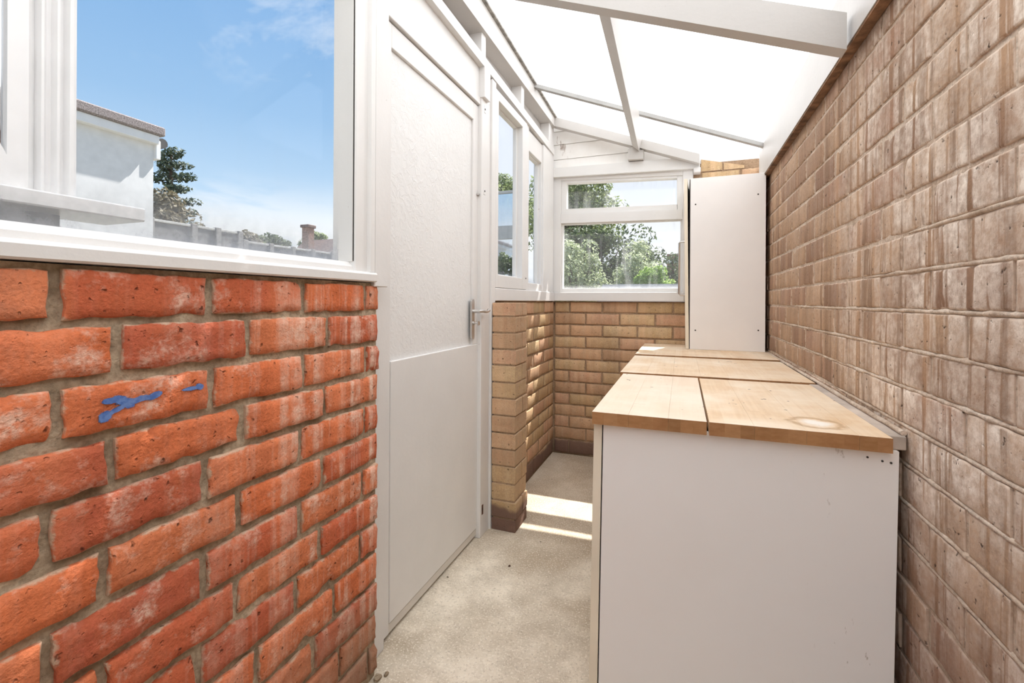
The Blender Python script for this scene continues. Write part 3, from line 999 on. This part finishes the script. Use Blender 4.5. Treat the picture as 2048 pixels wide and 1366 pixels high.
# ================================================================== door and its frame
trim2 = thing('trim_2', kind='structure')
MB().box(-0.88, -0.7975, 1.0475, 1.108, 1.098, 2.19, .002).build('architrave', M['white'], trim2)
MB().box(-0.90, -0.842, 1.077, 1.160, 0.0, 2.19, .002).build('hinge_jamb', M['white'], trim2)
MB().box(-0.90, -0.846, 1.160, 1.850, 1.934, 1.969, .002).build('head_stop', M['white'], trim2)
MB().box(-0.885, -0.852, 1.160, 1.930, 1.972, 2.16, .001).build('transom_panel', M['white_clean'], trim2)
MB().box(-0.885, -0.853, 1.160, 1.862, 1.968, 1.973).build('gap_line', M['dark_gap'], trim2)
MB().box(-0.92, -0.838, 1.850, 1.944, 0.0, 2.105, .003).build('latch_post', M['white'], trim2)
MB().box(-0.918, -0.823, 1.846, 1.907, 1.965, 2.133, .002).build('post_block', M['white'], trim2)
MB().box(-0.92, -0.828, 1.9445, 1.989, 0.0, 2.09, .001).build('filler_strip', M['white'], trim2)
for z in (1.926, 1.557):
    MB().box(-0.839, -0.8365, 1.872, 1.889, z - .018, z + .014, .0008).build('keeper_plate', M['white_clean'], trim2)
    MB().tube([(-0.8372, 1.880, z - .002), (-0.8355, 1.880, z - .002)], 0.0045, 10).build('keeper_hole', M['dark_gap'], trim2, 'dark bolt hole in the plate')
MB().box(-0.839, -0.8362, 1.868, 1.882, 0.098, 0.142, .0008).build('rusty_plate', M['rust'], trim2, 'rusty keeper plate low on the post')

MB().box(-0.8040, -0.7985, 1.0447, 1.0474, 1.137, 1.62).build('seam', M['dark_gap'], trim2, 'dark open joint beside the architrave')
door = thing('door_1', kind='structure')
DX = -0.857
MB().box(DX - .042, DX - .012, 1.164, 1.879, 0.012, 1.929).build('leaf', M['white_clean'], door)
MB().box(DX - .012, DX, 1.164, 1.204, 0.012, 1.929, .002).build('stile', M['white'], door)
MB().box(DX - .012, DX, 1.803, 1.879, 0.868, 1.929, .002).build('stile', M['white'], door)
MB().box(DX - .012, DX, 1.204, 1.803, 1.853, 1.929, .002).build('top_rail', M['white'], door)
MB().box(DX - .0125, DX - .0105, 1.2035, 1.8035, 0.868, 1.853).build('upper_panel', M['embossed'], door, 'embossed white board panel')
MB().box(DX - .012, DX + .0025, 1.2045, 1.879, 0.045, 0.868, .002).build('lower_panel', M['white_clean'], door, 'smooth white lower board')
MB().box(DX - .012, DX - .001, 1.164, 1.879, 0.012, 0.043, .002).build('weather_bar', M['grey_white'], door)
hd = MB()
hd.prism([(1.778 + 0.013 + .013 * math.cos(t), z0 + .012 * math.sin(t)) for t, z0 in [(math.pi * i / 6, 1.056) for i in range(7)]] + [(1.778 + 0.013 + .013 * math.cos(t), z0 + .012 * math.sin(t)) for t, z0 in [(math.pi + math.pi * i / 6, 0.905) for i in range(7)]], 'x', DX, DX + .009)
handle = hd.build('handle_plate', M['steel'], door, 'satin steel lever handle plate')
lv = MB()
lv.tube([(DX + .006, 1.793, 1.014), (DX + .040, 1.793, 1.014)], .0075, 10)
lv.tube([(DX + .036, 1.789, 1.014), (DX + .045, 1.815, 1.016), (DX + .046, 1.840, 1.011), (DX + .044, 1.866, 1.012), (DX + .040, 1.886, 1.017)], [.0075, .0075, .006, .006, .0085], 10)
lv.build('lever', M['steel'], handle)
ky = MB()
ky.tube([(DX + .008, 1.793, .963), (DX + .014, 1.793, .963)], .0085, 12)
ky.tube([(DX + .012, 1.793, .963), (DX + .034, 1.793, .963)], .003, 8)
ky.prism([(1.793 + .012 * math.cos(2 * math.pi * i / 12) * 1.0, .963 + .010 * math.sin(2 * math.pi * i / 12)) for i in range(12)], 'x', DX + .032, DX + .035)
ky.build('key', M['steel'], handle)
MB().box(DX, DX + .010, 1.836, 1.850, 1.530, 1.538, .001).build('bolt', M['steel'], door, 'small bolt end near the door edge')

# ================================================================== far left window (two lights)
win2 = thing('window_2', kind='structure')
MB().box(-0.90, -0.826, 1.990, 3.045, 1.060, 1.122, .003).build('sill', M['white'], win2)
MB().box(-0.876, -0.872, 2.02, 2.42, 1.16, 2.04).build('pane', M['glass_side'], win2)
s1 = thing  # first light: a proud sash
def frame(parent, x0, x1, y0, y1, z0, z1, wl, wr, wb, wt, mat, name='sash'):
    f = MB()
    f.box(x0, x1, y0, y0 + wl, z0, z1, .002)
    f.box(x0, x1, y1 - wr, y1, z0, z1, .002)
    f.box(x0, x1, y0 + wl, y1 - wr, z0, z0 + wb, .002)
    f.box(x0, x1, y0 + wl, y1 - wr, z1 - wt, z1, .002)
    return f.build(name, mat, parent)
frame(win2, -0.885, -0.829, 1.991, 2.452, 1.124, 2.068, .035, .074, .062, .045, M['white'])
frame(win2, -0.885, -0.862, 2.024, 2.381, 1.184, 2.026, .010, .014, .010, .012, M['white_clean'], 'glazing_bead')
MB().box(-0.90, -0.840, 2.452, 2.520, 1.122, 2.08, .002).build('mullion', M['white'], win2)
frame(win2, -0.895, -0.845, 2.520, 3.045, 1.122, 2.062, .012, .255, .045, .12, M['white'])
frame(win2, -0.892, -0.866, 2.530, 2.795, 1.164, 1.945, .006, .012, .008, .010, M['white_clean'], 'glazing_bead')
MB().box(-0.886, -0.882, 2.53, 2.80, 1.15, 1.96).build('pane', M['glass_side'], win2)
MB().box(-0.90, -0.832, 2.795, 2.990, 1.122, 2.062, .003).build('corner_post', M['white'], win2)
MB().box(-0.90, -0.836, 2.92, 3.05, 1.06, 2.27, .003).build('corner_post', M['white'], win2)
MB().tube([(-0.829, 2.437, 1.188), (-0.8265, 2.437, 1.188)], .004, 8).build('screw_hole', M['dark_gap'], win2)

# ================================================================== back window and gable
win3 = thing('window_3', kind='structure')
MB().box(-0.842, 0.012, 3.058, 3.17, 1.062, 1.122, .003).build('sill', M['white'], win3)
MB().box(-0.851, -0.788, 3.068, 3.15, 1.122, 1.925, .003).build('stile', M['white'], win3)
MB().box(0.000, 0.062, 3.068, 3.15, 1.062, 1.90, .003).build('stile', M['white'], win3)
t = MB(); t.xbeam(-0.788, 0.000, 3.066, 3.15, 1.599, 1.662, 1.584, 1.645); t.build('transom', M['white'], win3)
t = MB(); t.xbeam(-0.788, 0.000, 3.070, 3.15, 1.895, 1.925, 1.862, 1.90); t.build('head_rail', M['white'], win3)
frame(win3, 3.0, 3.0, 0, 0, 0, 0, 0, 0, 0, 0, M['white']) if False else None
ub = MB()
ub.box(-0.788, -0.752, 3.078, 3.13, 1.660, 1.900, .002); ub.box(-0.034, 0.002, 3.078, 3.13, 1.642, 1.872, .002)
ub.xbeam(-0.755, -0.030, 3.078, 3.13, 1.660, 1.698, 1.643, 1.680); ub.xbeam(-0.755, -0.030, 3.078, 3.13, 1.876, 1.905, 1.848, 1.875)
ub.build('sash', M['white_clean'], win3)
lb = MB()
lb.box(-0.789, -0.778, 3.085, 3.13, 1.122, 1.60, .002); lb.box(-0.012, 0.001, 3.085, 3.13, 1.122, 1.59, .002)
lb.box(-0.78, -0.01, 3.085, 3.13, 1.122, 1.148, .002); lb.xbeam(-0.78, -0.01, 3.085, 3.13, 1.592, 1.602, 1.579, 1.587)
lb.build('glazing_bead', M['white_clean'], win3)
MB().box(-0.785, -0.005, 3.104, 3.108, 1.14, 1.60).build('pane', M['glass_back'], win3)
MB().box(-0.765, -0.020, 3.104, 3.108, 1.68, 1.89).build('pane', M['glass_back'], win3)

gable = thing('wall_gable', kind='structure')
t = MB(); t.xbeam(-0.842, 0.100, 3.040, 3.12, 1.916, 1.979, 1.888, 1.960); t.build('cornice_board', M['white_clean'], gable)
def gz(x): return 2.313 - 0.384 * (x + .824)
for z0, z1 in ((1.975, 2.043), (2.046, 2.147), (2.150, 2.240), (2.243, 2.33)):
    xr = min(0.10, -.824 + (2.313 + .03 - z0) / .384)
    xt = min(0.10, -.824 + (2.313 + .03 - z1) / .384)
    b = MB()
    b.hexa([(-0.90, 3.080, z0), (xr, 3.080, z0), (xr, 3.10, z0), (-0.90, 3.10, z0), (-0.90, 3.083, z1), (max(xt, -.86), 3.083, z1), (max(xt, -.86), 3.10, z1), (-0.90, 3.10, z1)])
    b.build('board', M['gable'], gable)
t = MB(); t.xbeam(-0.828, 0.095, 2.985, 3.045, gz(-.828) - .062, gz(-.828), gz(.095) - .056, gz(.095)); t.build('gable_rafter', M['roof_white_dimmed'], gable)
t = MB(); t.prism([(-0.331, 1.974), (-0.236, 1.970), (-0.234, 2.026), (-0.252, 2.028), (-0.258, 2.040), (-0.312, 2.056), (-0.331, 2.036)], 'y', 3.000, 3.08); t.build('bracket', M['roof_white_dimmed'], gable)
t = MB(); t.box(0.062, 0.104, 3.03, 3.10, 1.862, 1.892, .003); t.build('packing_block', M['white'], gable)

for x0, x1 in ((0.108, 0.228), (0.238, 0.352)):
    b = MB()
    zt = lambda x: 1.953 - 0.245 * (x - 0.116)
    b.hexa([(x0, YB, 1.878), (x1, YB, 1.878), (x1, YB + .09, 1.878), (x0, YB + .09, 1.878), (x0, YB + .002, zt(x0)), (x1, YB + .002, zt(x1)), (x1, YB + .09, zt(x1)), (x0, YB + .09, zt(x0))])
    b.build('brick', M['yellow_brick'], wall_back, loc=((x0 + x1) / 2, YB + .045, 1.91))
vb = MB()
vb.xbeam(0.062, 0.43, 3.10, 3.118, 1.94, z_roof(.062, 3.1) + .002, 1.80, z_roof(.43, 3.1) + .002)
vb.build('roof_glare_filler', M['white_clean'], gable)  # added white filler standing in for the glare of the roof sheet

# ================================================================== base units
def base_unit(y0, y1, label, lean):
    u = thing('base_cabinet', label, 'cabinet', (0.10, (y0 + y1) / 2, 0), 'base cabinets under the worktop')
    zt = 0.7485
    def ln(x, z): return x - lean * (zt - z)
    def lbox(x0, x1, ya, yb, z0, z1):
        return MB().hexa([(ln(x0, z0), ya, z0), (ln(x1, z0), ya, z0), (ln(x1, z0), yb, z0), (ln(x0, z0), yb, z0), (ln(x0, z1), ya, z1), (ln(x1, z1), ya, z1), (ln(x1, z1), yb, z1), (ln(x0, z1), yb, z1)])
    lbox(-0.187, 0.427, y0, y0 + .018, 0.0, zt).build('side_panel', M['scuffed'], u)
    lbox(-0.187, 0.427, y1 - .018, y1, 0.0, zt).build('side_panel', M['melamine'], u)
    lbox(0.415, 0.421, y0 + .018, y1 - .018, 0.0, zt).build('back_panel', M['melamine'], u)
    lbox(-0.187, 0.415, y0 + .018, y1 - .018, 0.02, 0.038).build('bottom_panel', M['melamine'], u)
    lbox(-0.187, -0.10, y0 + .018, y1 - .018, zt - .018, zt).build('top_rail', M['melamine'], u)
    lbox(-0.189, -0.1872, y0 + .0005, y1, 0.006, zt - .003).build('door_gap_shade', M['dark_gap'], u, 'dark gap behind the door')  # dark strip standing in for the shade inside the door gap
    n = 1 if y1 - y0 < .8 else 2
    for i in range(n):
        a = y0 + (y1 - y0) * i / n + .0015; b = y0 + (y1 - y0) * (i + 1) / n - .0015
        d = lbox(-0.2115, -0.1905, a, b, 0.004, zt - .003).build('door', M['beige_edge'], u)
        yh = b - .045 if i == 0 else a + .045
        h = MB().tube([(ln(-.2115, .66), yh, .66), (ln(-.238, .66), yh, .66), (ln(-.243, .65), yh, .65), (ln(-.243, .42), yh, .42), (ln(-.238, .41), yh, .41), (ln(-.2115, .41), yh, .41)], .0055, 8)
        h.build('handle', M['steel'], d)
    return u
b1 = base_unit(1.175, 1.826, 'white base cabinet with the plain end panel, nearest the camera', 0.014)
for x, z in ((0.372, .731), (0.398, .726), (0.413, .724)):
    MB().tube([(x, 1.1735, z), (x, 1.1752, z)], .0022, 8).build('screw_hole', M['dark_gap'], b1)
b2 = base_unit(1.832, 3.082, 'long base cabinet under the rear worktop, against the far brick wall', 0.0)

# ================================================================== worktop slabs
def slab(label, xs, y0, y1, z0, z1, rsd, rowlen=None, skew=0.0):
    s = thing('worktop_slab', label, 'worktop', ((xs[0] + xs[-1]) / 2, (y0 + y1) / 2, z0), 'oiled wood worktop slabs')
    r = random.Random(rsd)
    for a, b in zip(xs[:-1], xs[1:]):
        cuts = [y0]
        if rowlen:
            y = y0 + r.uniform(.25, 1) * rowlen
            while y < y1 - .08:
                cuts.append(y)
                y += rowlen * r.uniform(.7, 1.1)
        cuts.append(y1)
        for c, d in zip(cuts[:-1], cuts[1:]):
            g = .00004
            m = MB().box(a + (.0004 if xs.index(a) % 3 == 0 else 0), b, c, d, z0, z1 + r.uniform(-.00006, .00006))
            m.build('stave', M['stave'], s, loc=((a + b) / 2, (c + d) / 2, (z0 + z1) / 2))
    return s
def xs_from(z):   # measured stave joints along the front edge
    return z
FL = [-0.213, -0.183, -0.150, -0.1235, -0.092, -0.064, -0.030, -0.002, 0.026, 0.0555]
FR = [0.0605, 0.094, 0.1265, 0.1545, 0.188, 0.221, 0.256, 0.2925, 0.325, 0.352, 0.3835, 0.4095]
slab('front left worktop slab of pale beech, narrower of the two', FL, 1.155, 1.812, 0.7490, 0.780, 11, 0.42)
slab('front right worktop slab with a white ring stain', FR, 1.155, 1.806, 0.7490, 0.780, 12, 0.42)
RX = [-0.227 + 0.0326 * i for i in range(21)]
RX[-1] = 0.432
slab('middle worktop slab in front of the wall cabinet, behind the front pair', RX, 1.832, 2.428, 0.7490, 0.7825, 13, 0.40)
slab('rearmost worktop slab running under the tall wall cabinet to the brick wall', RX, 2.440, 3.083, 0.7490, 0.7880, 14, 0.40)

bt = thing('wall_batten', 'narrow dirty timber batten between worktop and brown brick wall', 'batten', (0.43, 1.9, 0.744))
MB().box(0.4115, 0.4440, 1.186, 1.829, 0.7490, 0.779, .002).build('batten', M['dirty_batten'], bt)
cap = MB()
pts = []
for i in range(41):
    y = 1.192 + (2.97 - 1.192) * i / 40
    pts.append((0.441 + .0015 * noise2(y * 9, 0, 1), y, 0.7845 + .002 * noise2(y * 16, 3, 0)))
cap.tube(pts, [0.0060 + .0022 * noise2(i * 1.7, 2, 8) for i in range(41)], 8)
cap.build('sealant', M['brown_mortar'], bt, 'lumpy pale mortar fillet along the wall')

# ================================================================== tall wall cabinet
wc = thing('wall_cabinet', 'tall white wall cabinet standing on the worktop beside the window', 'cabinet', (0.24, 2.93, 0.788))
cy0, cy1 = 2.806, 3.078
MB().box(0.0425, 0.426, cy0, cy0 + .018, 0.7885, 1.768, .0008).build('side_panel', M['melamine'], wc)
MB().box(0.0425, 0.426, cy1 - .018, cy1, 0.7885, 1.768, .0008).build('side_panel', M['melamine'], wc)
MB().box(0.0425, 0.426, cy0 + .018, cy1 - .018, 1.750, 1.768).build('top_panel', M['melamine'], wc)
MB().box(0.0425, 0.426, cy0 + .018, cy1 - .018, 0.7885, 0.8065).build('bottom_panel', M['melamine'], wc)
MB().box(0.414, 0.420, cy0 + .018, cy1 - .018, 0.8065, 1.750).build('back_panel', M['melamine'], wc)
for z in (1.11, 1.43):
    MB().box(0.055, 0.414, cy0 + .018, cy1 - .018, z, z + .016).build('shelf', M['melamine'], wc)
MB().box(0.0385, 0.0423, cy0 + .001, cy1, 0.792, 1.764).build('door_gap_shade', M['dark_gap'], wc, 'dark gap behind the door')  # shade of this door gap, put in as a dark strip
wd = MB()
wd.hexa([(0.020, cy0, .790), (0.0382, cy0, .790), (0.0382, cy1, .790), (0.020, cy1, .790), (0.0075, cy0 - .004, 1.767), (0.0255, cy0 - .004, 1.767), (0.0382, cy1, 1.767), (0.020, cy1, 1.767)])
wdo = wd.build('door', M['beige_edge'], wc, 'beige edged door standing slightly open at the top')
MB().tube([(0.016, 2.85, 1.413), (-0.010, 2.85, 1.413), (-0.0165, 2.85, 1.406), (-0.0165, 2.85, 1.108), (-0.010, 2.85, 1.100), (0.019, 2.85, 1.100)], .0062, 10).build('handle', M['steel'], wdo)
for x, z in ((0.070, 1.618), (0.388, 1.652), (0.072, 0.898), (0.392, 0.906)):
    MB().tube([(x, cy0 - .0012, z), (x, cy0 + .001, z)], .0042, 10).build('screw_hole', M['dark_gap'], wc)

# ================================================================== bits of rubble on the floor
def crumb(x, y, r, sd):
    b = MB()
    vs, fs = [], []
    for j in range(4):
        for i in range(7):
            t = 2 * math.pi * i / 7; ph = math.pi * j / 3
            k = r * (1 + .5 * noise2(i * 1.3, j * 1.7, sd))
            vs.append((x + k * math.sin(ph) * math.cos(t), y + k * math.sin(ph) * math.sin(t) * 1.3, max(0.0, r * .5 + k * .55 * math.cos(ph))))
    for j in range(3):
        for i in range(7):
            fs.append((j * 7 + i, j * 7 + (i + 1) % 7, (j + 1) * 7 + (i + 1) % 7, (j + 1) * 7 + i))
    b.add(vs, fs)
    return b
for i, (x, y, r, lab) in enumerate(((-0.792, 1.062, .011, 'largest grey mortar crumb at the foot of the red brick wall'),
                                    (-0.778, 1.083, .007, 'middle-sized mortar crumb at the door jamb foot'),
                                    (-0.640, 1.700, .005, 'small dark crumb on the concrete in front of the door'))):
    o = crumb(x, y, r, i + .5).build('mortar_crumb', M['red_mortar'] if i < 2 else M['rust'], None, lab, 'debris', group='crumbs on the concrete floor')

# ================================================================== outside, left: the house window beyond the glass
bay = thing('house_window', 'white plastic house window frame with a projecting sill, just outside the left glass', 'window', (-1.12, 0.3, 0))
prof = [(-1.20, 0.20), (-1.122, 0.20), (-1.122, 0.434), (-1.108, 0.436), (-1.108, 0.464), (-1.114, 0.466), (-1.128, 0.480), (-1.112, 0.483), (-1.112, 0.487), (-1.126, 0.496), (-1.126, 0.503), (-1.112, 0.506), (-1.112, 0.510),
        (-1.126, 0.516), (-1.126, 0.521), (-1.112, 0.525), (-1.112, 0.531), (-1.124, 0.533), (-1.124, 0.541), (-1.20, 0.541)]
MB().prism(prof, 'z', 1.255, 2.9).build('frame', M['upvc'], bay)
br = MB()
br.hexa([(-1.15, -0.2, 1.256), (-1.1065, -0.2, 1.256), (-1.1065, 0.462, 1.256), (-1.15, 0.462, 1.256), (-1.15, -0.2, 1.335), (-1.1065, -0.2, 1.335), (-1.1065, 0.424, 1.335), (-1.15, 0.424, 1.335)])
br.build('bottom_rail', M['upvc'], bay)
sl = [(-1.22, 1.226), (-1.085, 1.226), (-1.083, 1.229), (-1.083, 1.252), (-1.086, 1.255), (-1.22, 1.262)]
MB().prism(sl, 'y', -0.3, 0.640).build('sill', M['upvc'], bay)
MB().box(-1.122, -1.118, -0.25, 0.436, 1.30, 2.9).build('pane', M['sky_pane'], bay)
MB().box(-1.50, -1.165, -0.6, 0.535, 0.0, 1.226).build('wall', M['fence_grey'], bay, 'shaded wall under the sill')

# neighbouring white rendered extension
bl = thing('house_extension', 'white rendered flat-roofed extension with grey felt edge, beyond the left window', 'building', (-5.8, 1.6, 0))
MB().box(-6.6, -5.0, -1.5, 3.03, 0, 2.66).build('wall', M['render_wall'], bl)
MB().box(-6.6, -4.93, -1.5, 3.045, 2.615, 2.70, .005).build('fascia', M['upvc'], bl)
MB().box(-6.6, -4.96, 3.03, 3.075, 2.47, 2.66, .005).build('end_fascia', M['upvc'], bl)
MB().box(-6.65, -4.90, -1.5, 3.085, 2.70, 2.79, .012).build('roof', M['felt'], bl)
g = MB()
g.tube([(-6.4, 3.13, 2.665), (-5.02, 3.13, 2.665)], 0.05, 12)
g.build('gutter', M['gutter'], bl)

# fence: concrete posts, boards between them, pale cap rails
def fence(name, label, x, ys, ztop, nboards, cat='fence'):
    f = thing(name, label, cat, (x, (ys[0] + ys[-1]) / 2, 0), 'garden fence panels runs')
    for y in ys:
        MB().box(x - .05, x + .05, y - .045, y + .045, 0, ztop + .03, .006).build('post', M['fence_post'], f)
    for a, b in zip(ys[:-1], ys[1:]):
        h = (ztop - .05) / nboards
        for k in range(nboards):
            MB().box(x - .015, x + .015 + .004 * (k % 2), a + .046, b - .046, .03 + k * h, .03 + (k + 1) * h - .008, .003).build('board', M['fence_grey'], f)
        MB().box(x - .03, x + .03, a + .046, b - .046, ztop - .02, ztop + .015, .004).build('cap_rail', M['fence_cap'], f)
    return f
fence('fence', 'grey board fence, taller near run beside the white extension', -7.0, [3.55, 4.19, 4.80, 5.18, 5.57], 2.18, 7)
fence('fence', 'grey board fence, lower far run beyond the step', -7.0, [5.67, 6.19, 6.69, 7.19, 7.72, 8.3], 2.05, 7)


# ------------------------------------------------------------------ plants
def leaves(mb, c, rad, n, size, rs, squash=1.0, shell=0.55):
    vs, fs = [], []
    for _ in range(n):
        while True:
            p = Vector((rs.uniform(-1, 1), rs.uniform(-1, 1), rs.uniform(-1, 1)))
            l = p.length
            if 0.05 < l < 1: break
        p = p / l * (shell + (1 - shell) * l ** .5) if rs.random() < .75 else p
        q = Vector(c) + Vector((p.x * rad[0], p.y * rad[1], p.z * rad[2]))
        nrm = (p + Vector((rs.uniform(-1, 1), rs.uniform(-1, 1), rs.uniform(-.4, 1.2))) * .9).normalized()
        u = nrm.cross(Vector((rs.uniform(-1, 1), rs.uniform(-1, 1), rs.uniform(-1, 1)))).normalized()
        v = nrm.cross(u)
        s = size * rs.uniform(.6, 1.3)
        b = len(vs)
        tip = q + u * s; tail = q - u * s
        vs += [tuple(tail), tuple(q + v * s * .45 - nrm * s * .12), tuple(tip), tuple(q - v * s * .45 - nrm * s * .12)]
        fs += [(b, b + 1, b + 2), (b, b + 2, b + 3)]
    mb.add(vs, fs)


def foliage_object(name, mb, mat, parent):
    off = top_loc(parent)
    me = bpy.data.meshes.new(name)
    me.from_pydata([tuple(Vector(p) - off) for p in mb.v], [], mb.f)
    me.materials.append(mat)
    o = bpy.data.objects.new(name, me)
    COL.objects.link(o)
    o.parent = parent
    o['kind'] = 'stuff'
    return o


def tree(name, label, base, crown_c, crown_r, clumps, per, size, mat, sd, cat='tree', group=None, trunk_r=.14):
    t = thing(name, label, cat, base, group)
    rs = random.Random(sd)
    tm = MB()
    bx, by, bz = base
    tm.tube([(bx, by, bz), (bx + .05, by, bz + (crown_c[2] - bz) * .5), (crown_c[0], crown_c[1], crown_c[2])], [trunk_r, trunk_r * .75, trunk_r * .4], 9)
    f = MB()
    for i in range(clumps):
        while True:
            p = Vector((rs.uniform(-1, 1), rs.uniform(-1, 1), rs.uniform(-1, 1)))
            if p.length < 1: break
        c = (crown_c[0] + p.x * crown_r[0] * .8, crown_c[1] + p.y * crown_r[1] * .8, crown_c[2] + p.z * crown_r[2] * .8)
        k = rs.uniform(.22, .40)
        leaves(f, c, (crown_r[0] * k, crown_r[1] * k, crown_r[2] * k * .85), per, size, rs)
        if i % 4 == 0:
            tm.tube([(crown_c[0], crown_c[1], bz + (crown_c[2] - bz) * .7), c], [trunk_r * .3, trunk_r * .08], 6)
    tm.build('trunk', M['bark'], t)
    foliage_object('foliage', f, mat, t)
    return t


# left: conifer, hedge and far trees
CX, CY = -10.75, 6.85
co = thing('conifer_tree', 'thin dark conifer rising beside the white extension', 'tree', (CX, CY, 0))
tm = MB().tube([(CX, CY, 0), (CX + .02, CY, 2.6), (CX + .05, CY, 4.45)], [.12, .07, .015], 8)
f = MB()
rs2 = random.Random(9)
for i in range(22):
    h = 2.2 + 2.15 * i / 21
    spread = (1.05 * (1 - i / 26)) * rs2.uniform(.45, 1.15)
    ang = i * 2.4 + rs2.uniform(-.4, .4)
    ex, ey = CX + spread * math.cos(ang), CY + spread * math.sin(ang)
    tm.tube([(CX, CY, h - .1), (ex, ey, h - .06)], [.018, .006], 5)
    for j in range(3):
        t_ = (.45, .75, 1.0)[j]
        leaves(f, (CX + (ex - CX) * t_, CY + (ey - CY) * t_, h - .06 + .03 * j), (.19, .19, .085), 48, .050, rs2)
tm.build('trunk', M['bark'], co)
foliage_object('foliage', f, M['leaf_conifer'], co)
tree('hedge_shrub', 'brown-green bushy shrub behind the fence, below the conifer', (-8.25, 5.15, 0), (-8.25, 5.15, 2.00), (.60, .80, .88), 36, 170, .05, M['leaf_brown'], 21, 'shrub')
tree('hedge_shrub', 'smaller brown shrub behind the fence, right of the conifer', (-8.05, 6.62, 0), (-8.05, 6.62, 1.78), (.5, .56, .72), 24, 150, .045, M['leaf_brown'], 22, 'shrub')
for i, (x, y, z, rx, rz, lab) in enumerate(((-36.7, 31.2, 5.3, 1.9, 1.5, 'distant low tree farthest left on the horizon'), (-40.6, 36.6, 6.4, 2.5, 2.0, 'distant rounded green tree left of the chimney'), (-34.2, 35.4, 6.0, 1.7, 1.9, 'distant dark tree just behind the chimney house'), (-31.0, 38.6, 5.6, 1.6, 1.5, 'distant tree right of the chimney'))):
    tree('distant_tree', lab, (x, y, 0), (x, y, z), (rx, rx, rz), 26, 130, .20, (M['leaf_tree'], M['leaf_dark'])[i % 2], 40 + i, group='trees on the horizon', trunk_r=.25)
fh = thing('distant_house', 'distant brick house with a tall square chimney on the horizon', 'house', (-28.9, 31.0, 0))
MB().box(-31.0, -26.4, 29.6, 32.8, 0, 4.7).build('wall', M['far_brick'], fh)
MB().prism([(29.3, 4.7), (33.1, 4.7), (31.2, 6.3)], 'x', -31.2, -26.2).build('roof', M['far_tile'], fh)
MB().box(-29.85, -29.15, 29.5, 30.2, 4.7, 7.2, .05).build('chimney', M['far_brick'], fh)
MB().box(-29.95, -29.05, 29.4, 30.3, 7.1, 7.35, .04).build('chimney_cap', M['far_tile'], fh)

# back: garden seen through the end window
tree('oak_tree', 'tall leafy tree filling the left of the upper back pane', (-3.2, 13.2, 0), (-3.0, 13.2, 3.75), (1.75, 1.2, 1.5), 60, 210, .062, M['leaf_tree'], 61, trunk_r=.22)
tree('dark_tree', 'dark broad tree behind the shrubs in the back window', (-1.75, 10.4, 0), (-1.75, 10.4, 1.95), (1.45, .9, .95), 60, 190, .050, M['leaf_dark'], 62)
tree('garden_shrub', 'tall pale green shrub at the left of the lower back pane', (-1.75, 7.6, 0), (-1.70, 7.6, 1.30), (.62, .6, .85), 40, 210, .032, M['leaf_pale'], 63, 'shrub')
tree('garden_shrub', 'pale flowering shrub in the middle of the back window', (-.72, 7.9, 0), (-.72, 7.9, 1.32), (.46, .5, .78), 44, 210, .030, M['leaf_pale'], 64, 'shrub')
tree('ivy_bush', 'bright lime green bush at lower right of the back window', (-.40, 6.98, 0), (-.40, 6.98, 1.22), (.40, .26, .40), 34, 200, .026, M['leaf_lime'], 65, 'shrub')
tree('slim_shrub', 'slim dark shrub beside the cabinet handle in the back window', (-.12, 9.2, 0), (-.14, 9.2, 1.52), (.40, .3, .55), 22, 120, .030, M['leaf_dark'], 66, 'shrub')
sh = thing('garden_shed', 'low dark shed roof at the foot of the back window', 'shed', (-.45, 6.1, 0))
MB().box(-0.95, 0.10, 5.8, 6.5, 0, 1.06).build('wall', M['fence_grey'], sh)
MB().prism([(5.7, 1.05), (6.15, 1.29), (6.6, 1.05)], 'x', -1.0, 0.15).build('roof', M['slate'], sh)
bh = thing('brick_house', 'glimpse of a red brick house at the right of the back window', 'house', (0.05, 15.0, 0))
MB().box(-0.45, 2.5, 15.0, 18.0, 0, 2.55).build('wall', M['far_brick'], bh)
MB().box(-0.5, 2.5, 14.95, 15.0, 2.25, 2.36).build('string_course', M['render_wall'], bh)
MB().prism([(14.7, 2.55), (18.3, 2.55), (16.5, 3.3)], 'x', 0.3, 2.7).build('roof', M['far_tile'], bh)

# far left window: a small greenhouse with grey bars, trees behind
gh = thing('greenhouse', 'grey framed greenhouse glimpsed through the far left window', 'greenhouse', (-3.4, 6.8, 0))
GX0, GX1, GY = -3.9, -2.28, 6.30
for z0, z1 in ((0.0, .9), (1.98, 2.18), (2.66, 2.70)):
    MB().box(GX0, GX1, GY, GY + .05, z0, z1, .004).build('rail', M['grey_frame'], gh)
for x in (GX0, GX1 - .05):
    MB().box(x, x + .05, GY, GY + .05, 0, 2.70, .004).build('post', M['grey_frame'], gh)
MB().box(GX0 + .05, GX1 - .05, GY + .02, GY + .026, 2.18, 2.66).build('pane', M['sky_pane'], gh)
MB().box(GX0 + .05, GX1 - .05, GY + .02, GY + .026, .9, 1.98).build('pane', M['sky_pane'], gh)
MB().box(GX0, GX1, GY + .05, GY + .9, 0.0, .88).build('plinth', M['grey_frame'], gh)
tree('garden_tree', 'leafy tree rising behind the greenhouse', (-3.9, 9.2, 0), (-3.75, 9.2, 2.9), (1.15, 1.0, .95), 38, 170, .055, M['leaf_tree'], 71)
tree('potted_shrub', 'dark spiky shrub standing before the greenhouse glass', (-2.25, 5.55, 0), (-2.22, 5.55, 1.45), (.28, .25, .32), 20, 90, .030, M['leaf_dark'], 72, 'shrub', trunk_r=.03)
